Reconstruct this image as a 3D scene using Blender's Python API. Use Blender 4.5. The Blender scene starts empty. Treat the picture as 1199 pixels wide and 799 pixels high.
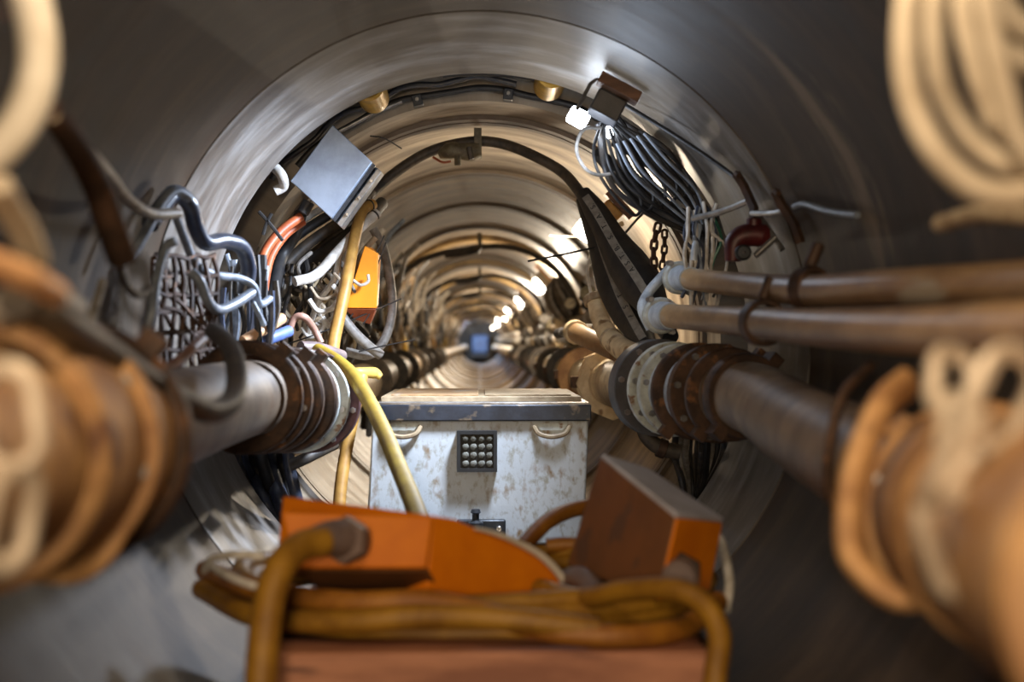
import bpy, bmesh, math, random
from mathutils import Vector, Matrix
random.seed(7)
C = bpy.context.scene.collection
F = 1199 * 50 / 36.0            # focal length in pixels of the 1199 px frame
VX, VY = 562.0, 401.0           # where the tunnel axis (world +Y) meets the frame
yaw = math.atan((599.5 - VX) / F)
pit = math.atan((VY - 399.5) / F)
R_T = 0.9                       # tunnel radius

# ------------------------------------------------------------ camera
cam = bpy.data.cameras.new('camera')
co = bpy.data.objects.new('camera', cam); C.objects.link(co)
cam.lens = 50; cam.sensor_width = 36; cam.clip_start = 0.05; cam.clip_end = 200
co.rotation_euler = (math.pi / 2 + pit, 0, -yaw)
cam.dof.use_dof = True; cam.dof.focus_distance = 5.1; cam.dof.aperture_fstop = 1.9
bpy.context.scene.camera = co
RM = co.rotation_euler.to_matrix()

def P(px, py, d):
    """the point at tunnel distance d seen in direction px, py"""
    v = RM @ Vector(((px - 599.5) / F, (399.5 - py) / F, -1))
    return v * (d / v.y)

def keep_in(p, r, lim=None):
    if lim is None:
        lim = 0.985 if 4.84 < p.y < 5.24 else 0.880
    q = math.hypot(p.x, p.z)
    m = lim - r
    if q > m:
        return Vector((p.x * m / q, p.y, p.z * m / q))
    return p

def polar(y, deg, rad):
    """deg measured clockwise from the crown"""
    a = math.radians(deg)
    return Vector((math.sin(a) * rad, y, math.cos(a) * rad))

# ------------------------------------------------------------ materials
def mat(name, c1, c2=None, rough=0.6, metal=0.0, scale=12.0, detail=6.0, lo=0.4, hi=0.62, bump=0.15, c3=None, sc3=40.0, lo3=0.6, hi3=0.68, stretch=(1, 1, 1), spec=0.5):
    m = bpy.data.materials.new(name); m.use_nodes = True
    nt = m.node_tree; N = nt.nodes; L = nt.links
    b = N['Principled BSDF']; b.inputs['Roughness'].default_value = rough; b.inputs['Metallic'].default_value = metal
    b.inputs['Specular IOR Level'].default_value = spec
    c2 = c2 or tuple(v * 0.6 for v in c1)
    tc = N.new('ShaderNodeTexCoord'); mp = N.new('ShaderNodeMapping'); mp.inputs['Scale'].default_value = stretch
    L.new(tc.outputs['Object'], mp.inputs['Vector'])
    n = N.new('ShaderNodeTexNoise'); n.inputs['Scale'].default_value = scale; n.inputs['Detail'].default_value = detail; n.inputs['Roughness'].default_value = 0.65
    L.new(mp.outputs['Vector'], n.inputs['Vector'])
    r = N.new('ShaderNodeValToRGB'); r.color_ramp.elements[0].position = lo; r.color_ramp.elements[1].position = hi
    r.color_ramp.elements[0].color = (*c2, 1); r.color_ramp.elements[1].color = (*c1, 1)
    L.new(n.outputs['Fac'], r.inputs['Fac'])
    out = r.outputs['Color']
    if c3:
        n2 = N.new('ShaderNodeTexNoise'); n2.inputs['Scale'].default_value = sc3; n2.inputs['Detail'].default_value = 5
        L.new(mp.outputs['Vector'], n2.inputs['Vector'])
        r2 = N.new('ShaderNodeMapRange'); r2.inputs['From Min'].default_value = lo3; r2.inputs['From Max'].default_value = hi3
        L.new(n2.outputs['Fac'], r2.inputs['Value'])
        mx = N.new('ShaderNodeMix'); mx.data_type = 'RGBA'; mx.inputs['B'].default_value = (*c3, 1)
        L.new(r2.outputs['Result'], mx.inputs['Factor']); L.new(out, mx.inputs['A']); out = mx.outputs['Result']
    L.new(out, b.inputs['Base Color'])
    if bump:
        bp = N.new('ShaderNodeBump'); bp.inputs['Strength'].default_value = bump; bp.inputs['Distance'].default_value = 0.01
        L.new(n.outputs['Fac'], bp.inputs['Height']); L.new(bp.outputs['Normal'], b.inputs['Normal'])
    return m

def wall_mat(name, cols, rough, rust, band=True, spec=.5, bw=.07, metal=0.0, origin=3.86, stain=None, wet=None):
    """pipe lining: streaks that run round the bore, rust at the joints"""
    m = bpy.data.materials.new(name); m.use_nodes = True
    nt = m.node_tree; N = nt.nodes; L = nt.links
    b = N['Principled BSDF']; b.inputs['Metallic'].default_value = metal; b.inputs['Specular IOR Level'].default_value = spec
    tc = N.new('ShaderNodeTexCoord'); sp = N.new('ShaderNodeSeparateXYZ'); L.new(tc.outputs['Object'], sp.inputs[0])
    def math_(op, a, bb=None):
        n = N.new('ShaderNodeMath'); n.operation = op
        for i, v in enumerate((a, bb)):
            if v is None: continue
            if isinstance(v, (int, float)): n.inputs[i].default_value = v
            else: L.new(v, n.inputs[i])
        return n.outputs[0]
    ang = math_('ARCTAN2', sp.outputs['X'], sp.outputs['Z'])
    cb = N.new('ShaderNodeCombineXYZ')
    L.new(math_('MULTIPLY', sp.outputs['Y'], 3.2), cb.inputs[0]); L.new(math_('MULTIPLY', ang, 0.9), cb.inputs[1])
    n = N.new('ShaderNodeTexNoise'); n.inputs['Scale'].default_value = 2.2; n.inputs['Detail'].default_value = 8; n.inputs['Roughness'].default_value = 0.62
    L.new(cb.outputs[0], n.inputs['Vector'])
    r = N.new('ShaderNodeValToRGB'); cr = r.color_ramp
    cr.elements[0].position = 0.33; cr.elements[0].color = (*cols[0], 1)
    cr.elements[1].position = 0.68; cr.elements[1].color = (*cols[2], 1)
    e = cr.elements.new(0.5); e.color = (*cols[1], 1)
    L.new(n.outputs['Fac'], r.inputs['Fac']); out = r.outputs['Color']
    if band:
        ph = math_('FRACT', math_('DIVIDE', math_('SUBTRACT', sp.outputs['Y'], origin - 0.89), 1.78))
        dist = math_('ABSOLUTE', math_('SUBTRACT', ph, 0.5))
        n3 = N.new('ShaderNodeTexNoise'); n3.inputs['Scale'].default_value = 3.0; n3.inputs['Detail'].default_value = 4; L.new(cb.outputs[0], n3.inputs['Vector'])
        d2 = math_('ADD', dist, math_('MULTIPLY', math_('SUBTRACT', n3.outputs['Fac'], 0.5), 0.12))
        mr = N.new('ShaderNodeMapRange'); mr.inputs['From Min'].default_value = 0.01; mr.inputs['From Max'].default_value = bw
        mr.inputs['To Min'].default_value = 0.9; mr.inputs['To Max'].default_value = 0.0
        L.new(d2, mr.inputs['Value'])
        mx = N.new('ShaderNodeMix'); mx.data_type = 'RGBA'; mx.inputs['B'].default_value = (*rust, 1)
        L.new(mr.outputs['Result'], mx.inputs['Factor']); L.new(out, mx.inputs['A']); out = mx.outputs['Result']
    if stain:   # cement smears left along one ring of the bore (y, half width, a0, a1, colour)
        y0, hw, a0, a1, sc = stain
        dy = math_('ABSOLUTE', math_('SUBTRACT', math_('ADD', sp.outputs['Y'], math_('MULTIPLY', math_('SUBTRACT', n.outputs['Fac'], 0.5), 0.5)), y0))
        mr = N.new('ShaderNodeMapRange'); mr.inputs['From Min'].default_value = hw; mr.inputs['From Max'].default_value = hw * 0.3; L.new(dy, mr.inputs['Value'])
        m2 = N.new('ShaderNodeMapRange'); m2.inputs['From Min'].default_value = (a1 - a0) / 2; m2.inputs['From Max'].default_value = (a1 - a0) / 2 - 0.2
        L.new(math_('ABSOLUTE', math_('SUBTRACT', ang, (a0 + a1) / 2)), m2.inputs['Value'])
        mx = N.new('ShaderNodeMix'); mx.data_type = 'RGBA'; mx.inputs['B'].default_value = (*sc, 1)
        L.new(math_('MULTIPLY', mr.outputs['Result'], m2.outputs['Result']), mx.inputs['Factor']); L.new(out, mx.inputs['A']); out = mx.outputs['Result']
    L.new(out, b.inputs['Base Color'])
    rr = N.new('ShaderNodeMapRange'); rr.inputs['To Min'].default_value = rough - 0.12; rr.inputs['To Max'].default_value = rough + 0.15
    L.new(n.outputs['Fac'], rr.inputs['Value']); L.new(rr.outputs['Result'], b.inputs['Roughness'])
    bp = N.new('ShaderNodeBump'); bp.inputs['Strength'].default_value = 0.25; bp.inputs['Distance'].default_value = 0.01
    L.new(n.outputs['Fac'], bp.inputs['Height']); L.new(bp.outputs['Normal'], b.inputs['Normal'])
    return m

def glow(name, col, s):
    m = bpy.data.materials.new(name); m.use_nodes = True
    b = m.node_tree.nodes['Principled BSDF']; b.inputs['Base Color'].default_value = (*col, 1)
    b.inputs['Emission Color'].default_value = (*col, 1); b.inputs['Emission Strength'].default_value = s
    return m

M = {}
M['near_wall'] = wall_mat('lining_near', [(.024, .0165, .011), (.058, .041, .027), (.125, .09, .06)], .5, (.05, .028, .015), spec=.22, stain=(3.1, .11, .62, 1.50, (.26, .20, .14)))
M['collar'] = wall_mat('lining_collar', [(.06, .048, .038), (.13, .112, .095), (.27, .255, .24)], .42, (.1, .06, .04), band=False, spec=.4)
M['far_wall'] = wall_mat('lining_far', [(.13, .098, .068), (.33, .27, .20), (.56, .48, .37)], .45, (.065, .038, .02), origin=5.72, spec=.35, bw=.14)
M['recess'] = mat('recess_steel', (.02, .022, .028), (.01, .01, .012), .5, .3, 8)
M['black'] = mat('black_rubber', (.014, .014, .016), (.028, .026, .024), .5, 0, 25)
M['cable'] = mat('dark_cable', (.03, .032, .04), (.07, .06, .05), .35, 0, 30)
M['blackmud'] = mat('dusty_black_rubber', (.035, .03, .026), (.09, .07, .05), .55, 0, 20)
M['darkblue'] = mat('dark_blue_hose', (.03, .04, .075), (.07, .08, .11), .32, 0, 18)
M['bluegrey'] = mat('blue_grey_cable', (.32, .37, .45), (.17, .2, .25), .4, 0, 22)
M['blue'] = mat('blue_hose', (.12, .2, .5), (.08, .12, .3), .5, 0, 18)
M['grey'] = mat('grey_hose', (.30, .28, .25), (.16, .14, .12), .5, 0, 30)
M['palegrey'] = mat('pale_grey_hose', (.74, .71, .66), (.45, .41, .35), .45, 0, 20)
M['cream'] = mat('cream_pipe', (.82, .70, .48), (.56, .43, .26), .45, 0, 9, c3=(.25, .15, .07), sc3=16)
M['beige'] = mat('beige_cable', (.50, .41, .29), (.27, .2, .13), .5, 0, 30)
M['tan'] = mat('tan_hose', (.62, .53, .40), (.42, .34, .24), .55, 0, 9)
M['whitehose'] = mat('white_hose', (.78, .73, .63), (.6, .54, .44), .5, 0, 9)
M['yellow'] = mat('yellow_hose', (.33, .215, .014), (.23, .14, .01), .6, 0, 14)
M['ochre'] = mat('ochre_hose', (.50, .27, .06), (.34, .17, .035), .5, 0, 14)
M['orangehose'] = mat('orange_brown_hose', (.38, .155, .014), (.25, .09, .010), .55, 0, 10)
M['hosemustard'] = mat('mustard_hose', (.36, .18, .014), (.22, .10, .008), .55, 0, 10)
M['red_orange'] = mat('red_orange_hose', (.46, .11, .035), (.3, .065, .02), .5, 0, 14)
M['peach'] = mat('peach_hose', (.78, .45, .22), (.6, .32, .15), .5, 0, 14)
M['pinkhose'] = mat('dull_pink_hose', (.42, .23, .17), (.25, .14, .1), .5, 0, 14)
M['red'] = mat('red_paint', (.10, .011, .012), (.05, .008, .009), .45, .1, 16)
M['orange'] = mat('orange_paint', (.78, .225, .004), (.66, .17, .004), .5, 0, 5, bump=.04, spec=.25)
M['orange_dirty'] = mat('dirty_orange_paint', (.22, .085, .024), (.17, .068, .02), .6, 0, 7, c3=(.14, .065, .03), sc3=9, lo3=.64)
M['orange2'] = mat('bright_orange_paint', (1.0, .36, .015), (.92, .30, .012), .45, 0, 5, bump=.03)
M['rust'] = mat('rusty_steel', (.115, .06, .034), (.045, .026, .018), .6, .35, 14, c3=(.24, .11, .045), sc3=22)
M['ochrerust'] = mat('ochre_rust_steel', (.56, .32, .13), (.28, .135, .05), .6, 0, 9, c3=(.16, .07, .03), sc3=9, lo3=.6)
M['pipe'] = mat('brown_grey_pipe', (.36, .255, .165), (.19, .13, .085), .5, 0, 6, c3=(.25, .14, .08), sc3=8)
M['pipebrown'] = mat('worn_brown_pipe', (.50, .32, .16), (.24, .14, .07), .42, 0, 7, c3=(.42, .36, .28), sc3=10, lo3=.58, stretch=(1, .3, 1))
M['whitesteel'] = mat('pale_green_white_steel', (.60, .64, .60), (.40, .42, .40), .45, .1, 20, c3=(.25, .15, .09), sc3=30)
M['bluewhite'] = mat('blue_white_fitting', (.62, .70, .78), (.4, .46, .54), .4, .1, 16)
M['darkred'] = mat('dark_red_steel', (.11, .045, .045), (.06, .03, .03), .5, .3, 14)
M['steel'] = mat('dull_steel', (.38, .38, .38), (.22, .21, .2), .35, .7, 14)
M['galv'] = mat('galvanised_sheet', (.36, .43, .54), (.27, .32, .41), .42, .45, 7, bump=.05)
M['darksteel'] = mat('dark_steel', (.05, .055, .065), (.025, .027, .03), .4, .4, 14)
M['lid'] = mat('blue_black_lid', (.035, .045, .065), (.02, .025, .035), .42, .2, 10, c3=(.18, .14, .1), sc3=18)
M['case'] = mat('chipped_white_paint', (.60, .64, .66), (.36, .34, .27), .5, 0, 34, lo=.33, hi=.49, c3=(.27, .17, .08), sc3=24, lo3=.56, hi3=.72, stretch=(1, 1, .6))
M['plate'] = mat('dusty_brown_board', (.44, .34, .21), (.26, .18, .10), .6, 0, 14)
M['wood'] = mat('rust_brown_wood', (.24, .12, .07), (.13, .065, .04), .6, 0, 9, stretch=(1, 6, 6))
M['beam'] = mat('red_brown_timber', (.46, .20, .11), (.26, .10, .055), .6, 0, 3.5, c3=(.14, .055, .035), sc3=6, stretch=(.7, 3, 4))
M['greytop'] = mat('grey_lid_plate', (.56, .56, .64), (.42, .41, .46), .5, 0, 7)
M['greyboot'] = mat('grey_brown_boot', (.20, .14, .12), (.12, .085, .08), .55, 0, 12)
M['plastic'] = mat('grey_brown_boot2', (.09, .09, .10), (.06, .06, .065), .45, 0, 12)
M['chrome'] = mat('bright_bolt', (.75, .75, .75), (.5, .5, .5), .2, .9, 20)
M['foil'] = mat('silver_wrap', (.62, .57, .50), (.30, .26, .22), .22, .6, 12, bump=.5)
M['yellowpaint'] = mat('yellow_paint', (.68, .40, .05), (.45, .25, .04), .35, .2, 12)
M['yellowtag'] = mat('bright_yellow_sheet', (.85, .62, .12), (.7, .45, .1), .5, 0, 12)
M['greenish'] = mat('green_plastic', (.04, .2, .12), (.02, .1, .06), .4, 0, 12)
M['olive'] = mat('olive_brown_valve', (.22, .19, .12), (.11, .09, .055), .5, 0, 20)
M['lens'] = mat('frosted_lens', (.24, .235, .2), (.15, .145, .12), .12, .2, 20, bump=0)
M['chain'] = mat('cream_chain', (.62, .52, .40), (.42, .33, .24), .5, .2, 14)
M['webbing'] = mat('grey_webbing', (.30, .28, .24), (.20, .18, .155), .7, 0, 30)
M['ink'] = mat('black_ink', (.02, .02, .02), (.015, .015, .015), .6, 0, 20, bump=0)
M['bluefar'] = mat('blue_machine_paint', (.16, .26, .5), (.10, .16, .32), .5, 0, 3)
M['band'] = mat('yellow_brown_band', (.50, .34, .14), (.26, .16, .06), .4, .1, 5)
M['lampcool'] = glow('cool_lamp_glass', (.80, .88, 1.0), 22)
M['lampwarm'] = glow('warm_lamp_glass', (1.0, .90, .74), 22)
M['lampsmall'] = glow('small_lamp_glass', (1.0, .95, .86), 16)

# ------------------------------------------------------------ mesh helpers
def link_mesh(name, bm, m, base=Vector((0, 0, 0)), parent=None, bevel=0, smooth=True, angle=38):
    me = bpy.data.meshes.new(name)
    bmesh.ops.translate(bm, verts=bm.verts, vec=-Vector(base))
    bmesh.ops.recalc_face_normals(bm, faces=bm.faces)
    bm.to_mesh(me); bm.free()
    for p in me.polygons: p.use_smooth = smooth
    if smooth: me.set_sharp_from_angle(angle=math.radians(angle))
    o = bpy.data.objects.new(name, me); C.objects.link(o)
    me.materials.append(M[m] if isinstance(m, str) else m)
    if parent is not None:
        o.parent = parent
    else:
        o.location = base
    if bevel:
        b = o.modifiers.new('b', 'BEVEL'); b.width = bevel; b.segments = 2; b.limit_method = 'ANGLE'; b.angle_limit = math.radians(40)
    return o

def tag(o, label, cat, group=None, kind=None):
    o['label'] = label; o['category'] = cat
    if group: o['group'] = group
    if kind: o['kind'] = kind
    return o

class Thing:
    """an Empty at the thing's base with parts below it"""
    def __init__(s, name, base, label, cat, group=None):
        s.o = bpy.data.objects.new(name, None); C.objects.link(s.o)
        s.base = Vector(base); s.o.location = s.base; s.o.empty_display_size = .05
        tag(s.o, label, cat, group)
    def part(s, name, bm, m, bevel=0, under=None, **k):
        return link_mesh(name, bm, m, s.base, under or s.o, bevel, **k)

def struct(name, bm, m, **k):
    o = link_mesh(name, bm, m, **k); o['kind'] = 'structure'; return o

def spline(pts, n=8):
    if len(pts) < 3: return [pts[0].lerp(pts[-1], i / 4) for i in range(5)]
    out = []
    q = [pts[0] * 2 - pts[1]] + list(pts) + [pts[-1] * 2 - pts[-2]]
    for i in range(1, len(q) - 2):
        a, b, c, d = q[i - 1], q[i], q[i + 1], q[i + 2]
        for j in range(n):
            t = j / n
            out.append(.5 * ((2 * b) + (c - a) * t + (2 * a - 5 * b + 4 * c - d) * t * t + (3 * b - a - 3 * c + d) * t ** 3))
    out.append(pts[-1].copy())
    return out

def add_tube(bm, pts, r, seg=12, closed=False, cap=True, flat=1.0):
    n = len(pts); rs = r if isinstance(r, (list, tuple)) else [r] * n
    if len(rs) != n:
        rs = [rs[min(int(i / (n - 1) * (len(rs) - 1)), len(rs) - 2)] + (rs[min(int(i / (n - 1) * (len(rs) - 1)), len(rs) - 2) + 1] - rs[min(int(i / (n - 1) * (len(rs) - 1)), len(rs) - 2)]) * ((i / (n - 1) * (len(rs) - 1)) - min(int(i / (n - 1) * (len(rs) - 1)), len(rs) - 2)) for i in range(n)]
    t0 = (pts[1] - pts[0]).normalized()
    up = Vector((0, 0, 1)) if abs(t0.z) < .9 else Vector((1, 0, 0))
    nrm = (up - t0 * up.dot(t0)).normalized()
    rings = []
    for i in range(n):
        if closed: t = (pts[(i + 1) % n] - pts[i - 1]).normalized()
        else: t = (pts[min(i + 1, n - 1)] - pts[max(i - 1, 0)]).normalized()
        nrm = (nrm - t * nrm.dot(t))
        nrm = nrm.normalized() if nrm.length > 1e-6 else t.orthogonal().normalized()
        bi = t.cross(nrm)
        rings.append([bm.verts.new(pts[i] + (nrm * math.cos(a) + bi * math.sin(a) * flat) * rs[i]) for a in (2 * math.pi * k / seg for k in range(seg))])
    for i in range(n if closed else n - 1):
        A, B = rings[i], rings[(i + 1) % n]
        for k in range(seg):
            bm.faces.new((A[k], A[(k + 1) % seg], B[(k + 1) % seg], B[k]))
    if cap and not closed:
        bm.faces.new(list(reversed(rings[0]))); bm.faces.new(rings[-1])
    return bm

def frame_of(axis):
    a = Vector(axis).normalized()
    u = Vector((0, 0, 1)) if abs(a.z) < .9 else Vector((1, 0, 0))
    x = (u - a * u.dot(a)).normalized(); y = a.cross(x)
    return a, x, y

def add_lathe(bm, c, axis, prof, seg=40, close=True):
    """prof: (radius, height along the axis)"""
    a, x, y = frame_of(axis); c = Vector(c); rings = []
    for r, h in prof:
        rings.append([bm.verts.new(c + a * h + (x * math.cos(t) + y * math.sin(t)) * max(r, 1e-4)) for t in (2 * math.pi * k / seg for k in range(seg))])
    m = len(rings)
    for i in range(m if close else m - 1):
        A, B = rings[i], rings[(i + 1) % m]
        for k in range(seg): bm.faces.new((A[k], A[(k + 1) % seg], B[(k + 1) % seg], B[k]))
    return bm

def disc_prof(ri, ro, t, b=.003):
    return [(ri, -t / 2), (ro - b, -t / 2), (ro, -t / 2 + b), (ro, t / 2 - b), (ro - b, t / 2), (ri, t / 2)]

def cyl(bm, a, b, r, seg=16):
    a, b = Vector(a), Vector(b); d = b - a; L = d.length; e = min(r * .15, L * .2)
    return add_lathe(bm, a, d, [(0, 0), (r - e, 0), (r, e), (r, L - e), (r - e, L), (0, L)], seg, close=False)

def box(bm, lo, hi, mtx=None):
    vs = [Vector((x, y, z)) for x in (lo[0], hi[0]) for y in (lo[1], hi[1]) for z in (lo[2], hi[2])]
    if mtx is not None: vs = [mtx @ v for v in vs]
    v = [bm.verts.new(p) for p in vs]
    for f in ((0, 1, 3, 2), (4, 6, 7, 5), (0, 4, 5, 1), (2, 3, 7, 6), (0, 2, 6, 4), (1, 5, 7, 3)): bm.faces.new([v[i] for i in f])
    return bm

def poly(bm, pts, faces):
    v = [bm.verts.new(p) for p in pts]
    for f in faces: bm.faces.new([v[i] for i in f])
    return bm

def hexa(bm, near, far):
    """a solid between two quads"""
    return poly(bm, list(near) + list(far), [(0, 1, 2, 3), (7, 6, 5, 4), (0, 4, 5, 1), (1, 5, 6, 2), (2, 6, 7, 3), (3, 7, 4, 0)])

NB = lambda: bmesh.new()
def mtx(loc, xd, zd):
    """frame with x along xd, z near zd"""
    x = Vector(xd).normalized(); z = Vector(zd); z = (z - x * z.dot(x)).normalized(); y = z.cross(x)
    m = Matrix((x, y, z)).transposed().to_4x4(); m.translation = Vector(loc); return m

def hose(name, r, m, pts, label, cat='hose', group=None, seg=10, n=7, raw=False, parent=None, kind=None, bands=None):
    """a hose through (px, py, distance) points, kept inside the bore"""
    rr = max(r) if isinstance(r, (list, tuple)) else r
    w = [keep_in(p if raw else P(*p), rr) for p in pts]
    s = [keep_in(p, rr) for p in spline(w, n)]
    base = s[0].copy()
    if parent is None and bands:
        t = Thing(name, base, label, cat, group)
        t.part('sleeve', add_tube(NB(), s, r, seg), m)
        for f, L, k, bm_ in bands:
            i = int(f * (len(s) - 1)); i = min(max(i, 1), len(s) - 2)
            ax = (s[i + 1] - s[i - 1]).normalized()
            t.part('clamp_band', add_lathe(NB(), s[i], ax, disc_prof(rr * .9, rr * k, L), 20), bm_)
        return t.o
    o = link_mesh(name, add_tube(NB(), s, r, seg), m, base if parent is None else parent.base, None if parent is None else parent.o)
    if parent is None: tag(o, label, cat, group, kind)
    return o

def chain_bm(pts, L, r):
    """links of length L strung along pts"""
    bm = NB(); s = spline(pts, 24); d = [0]
    for a, b in zip(s, s[1:]): d.append(d[-1] + (b - a).length)
    n = max(2, int(d[-1] / (L * .78))); up0 = Vector((0.2, -1, .15)).normalized()
    for i in range(n):
        t = d[-1] * (i + .5) / n; j = max(k for k in range(len(d)) if d[k] <= t); j = min(j, len(s) - 2)
        c = s[j].lerp(s[j + 1], (t - d[j]) / max(1e-6, d[j + 1] - d[j])); a = (s[j + 1] - s[j]).normalized()
        q = up0 - a * up0.dot(a); q = q.normalized() if q.length > .1 else a.orthogonal().normalized()
        w = a.cross(q) if i % 2 == 0 else (q * .8 + a.cross(q) * .6).normalized()
        hl = L / 2 - L * .28; hw = L * .28; ring = []
        for k in range(14):
            th = 2 * math.pi * k / 14
            ring.append(c + a * (math.cos(th) * hw + (hl if math.cos(th) > 0 else -hl)) + w * math.sin(th) * hw)
        add_tube(bm, ring, r, 7, closed=True)
    return bm

def bolt_ring(bm, c, axis, R, r, h, n, ph=0.2):
    a, x, y = frame_of(axis)
    for k in range(n):
        t = 2 * math.pi * k / n + ph
        p = Vector(c) + (x * math.cos(t) + y * math.sin(t)) * R
        add_lathe(bm, p - a * h, a, [(0, 0), (r, 0), (r, 2 * h), (0, 2 * h)], 6, close=False)

def text_part(thing, name, s, size, loc, xd, nrm, m, under=None):
    cu = bpy.data.curves.new('t', 'FONT'); cu.body = s; cu.size = size; cu.extrude = .0008; cu.space_character = 1.15
    to = bpy.data.objects.new('t', cu); C.objects.link(to)
    bpy.context.view_layer.update()
    me = bpy.data.meshes.new_from_object(to.evaluated_get(bpy.context.evaluated_depsgraph_get()))
    bpy.data.objects.remove(to)
    bm = NB(); bm.from_mesh(me); bpy.data.meshes.remove(me)
    bmesh.ops.transform(bm, matrix=mtx(loc, xd, nrm), verts=bm.verts)
    return thing.part(name, bm, m, under=under, smooth=False)

# ------------------------------------------------------------ tunnel shell
def shell(name, y0, y1, m, grooves, r=R_T, ro=1.08, seg=360, far=False):
    prof = [(ro, y0), (r, y0)]
    for g in grooves:
        if y0 + .05 < g < y1 - .05: prof += [(r, g - .09), (r - .016, g - .082), (r - .016, g - .014), (r + .02, g - .012), (r + .02, g + .012), (r - .016, g + .014), (r - .016, g + .082), (r, g + .09)] if far else [(r, g - .012), (r + .014, g - .008), (r + .014, g + .008), (r, g + .012)]
    # intermediate loops
    prof += [(r, y1), (ro, y1)]
    bm = NB(); add_lathe(bm, (0, 0, 0), (0, 1, 0), prof, seg)
    return struct(name, bm, m)
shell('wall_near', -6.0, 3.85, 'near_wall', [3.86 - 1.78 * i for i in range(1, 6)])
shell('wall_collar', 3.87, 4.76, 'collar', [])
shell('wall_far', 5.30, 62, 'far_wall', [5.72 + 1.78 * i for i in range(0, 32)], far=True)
bm = NB(); add_lathe(bm, (0, 0, 0), (0, 1, 0), [(1.02, 4.6), (1.02, 5.5), (1.2, 5.5), (1.2, 4.6)], 96)
struct('wall_recess', bm, 'recess')
bm = NB(); add_lathe(bm, (0, 62, 0), (0, 1, 0), [(0, 0), (1.2, 0), (1.2, .2), (0, .2)], 64, close=False); struct('wall_end', bm, 'far_wall')
bm = NB(); add_lathe(bm, (0, -6.05, 0), (0, 1, 0), [(0, 0), (1.2, 0), (1.2, -.1), (0, -.1)], 64, close=False); struct('wall_rear', bm, 'near_wall')
# walkway strip along the invert
bm = NB()
for i in range(30):
    y = 7.2 + i * 1.78; box(bm, (-.035, y, -.899), (.035, y + 1.7, -.885))
struct('trim_1', bm, mat('wet_plank', (.17, .16, .15), (.1, .09, .08), .3, 0, 9))

# ------------------------------------------------------------ jacking recess
for deg, lab, on in ((-23.5, 'yellow hydraulic ram in the dark recess, above the galvanised box', 1), (15, 'yellow hydraulic ram in the dark recess, beside the near white lamp', 1)):
    t = Thing('hydraulic_ram', polar(4.78, deg, .95), lab, 'hydraulic ram')
    t.part('cylinder_body', cyl(NB(), polar(4.84, deg, .955), polar(5.12, deg, .955), .055, 28), 'yellowpaint')
    t.part('gland', cyl(NB(), polar(5.11, deg, .955), polar(5.15, deg, .955), .047, 28), 'chrome')
    t.part('piston_rod', cyl(NB(), polar(5.15, deg, .955), polar(5.31, deg, .955), .028, 24), 'chrome')
def arc_pts(y, a0, a1, rad, n=14, sag=0):
    return [polar(y, a0 + (a1 - a0) * i / n, rad + sag * math.sin(i * 1.7)) for i in range(n + 1)]
hose('hydraulic_hose', .013, 'black', arc_pts(5.2, -46, 34, .925, sag=.006), 'black hydraulic hose following the rim of the far pipe over the crown', raw=True)
hose('hydraulic_hose', .011, 'cable', arc_pts(5.1, -52, 8, .945, sag=.01), 'thin black hydraulic hose inside the recess between the two yellow rams', raw=True)
hose('hydraulic_hose', .02, 'black', arc_pts(5.05, -8, 12, .965), 'thick black hose lying in the recess at the very crown', raw=True)
hose('steel_tube', .008, 'steel', [polar(5.16, -38, .93), polar(5.16, -31, .915), polar(5.16, -25, .915), polar(5.17, -18, .92)], 'thin steel tube below the yellow ram above the galvanised box', cat='tube', raw=True)
for deg, w in ((-14.5, 'beside the ram above the galvanised box'), (6.5, 'between the crown and the lamp side ram')):
    t = Thing('hose_clip', polar(5.2, deg, .93), 'small black block clip on the recess hose, ' + w, 'clip')
    a = math.radians(deg); mt = Matrix.Translation(polar(5.19, deg, .912)) @ Matrix.Rotation(a, 4, 'Y')
    t.part('clip_block', box(NB(), (-.018, -.02, -.022), (.018, .02, .018), mt), 'darksteel', .003)
    t.part('bolt', cyl(NB(), mt @ Vector((0, -.028, 0)), mt @ Vector((0, -.018, 0)), .008, 6), 'steel')

# ------------------------------------------------------------ lamps
def lamp(y, deg, label, cool=False, scale=1.0, group=None, rad=.80, power=9.0, light=True, aim=None):
    c = polar(y, deg, rad); a = math.radians(deg)
    Rm = Matrix.Translation(c) @ Matrix.Rotation(a, 4, 'Y')
    t = Thing('floodlight', c, label, 'lamp', group)
    s = scale
    t.part('backing_board', box(NB(), (-.13 * s, -.0, .06 * s), (.13 * s, .05 * s, .085 * s), Rm), 'wood', .002)
    t.part('housing', box(NB(), (-.075 * s, -.03 * s, .0), (.075 * s, .05 * s, .058 * s), Rm), 'plastic', .006)
    t.part('bracket', add_tube(NB(), [Rm @ Vector(v) for v in ((-.085 * s, 0, -.015 * s), (-.085 * s, .0, .06 * s), (.085 * s, 0, .06 * s), (.085 * s, 0, -.015 * s))], .005, 6), 'steel')
    L = t.part('lamp_glass', box(NB(), (-.06 * s, -.038 * s, -.03 * s), (.01 * s, .03 * s, -.001), Rm), 'lampcool' if cool else 'lampwarm', .008)
    if light:
        ld = bpy.data.lights.new('lamp_light', 'POINT'); ld.energy = power; ld.shadow_soft_size = .04
        ld.color = (.74, .84, 1.0) if cool else (1.0, .84, .64)
        lo = bpy.data.objects.new('lamp_light', ld); C.objects.link(lo)
        lo.location = polar(y - .0, deg - 2, rad - .09)
    return t

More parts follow.
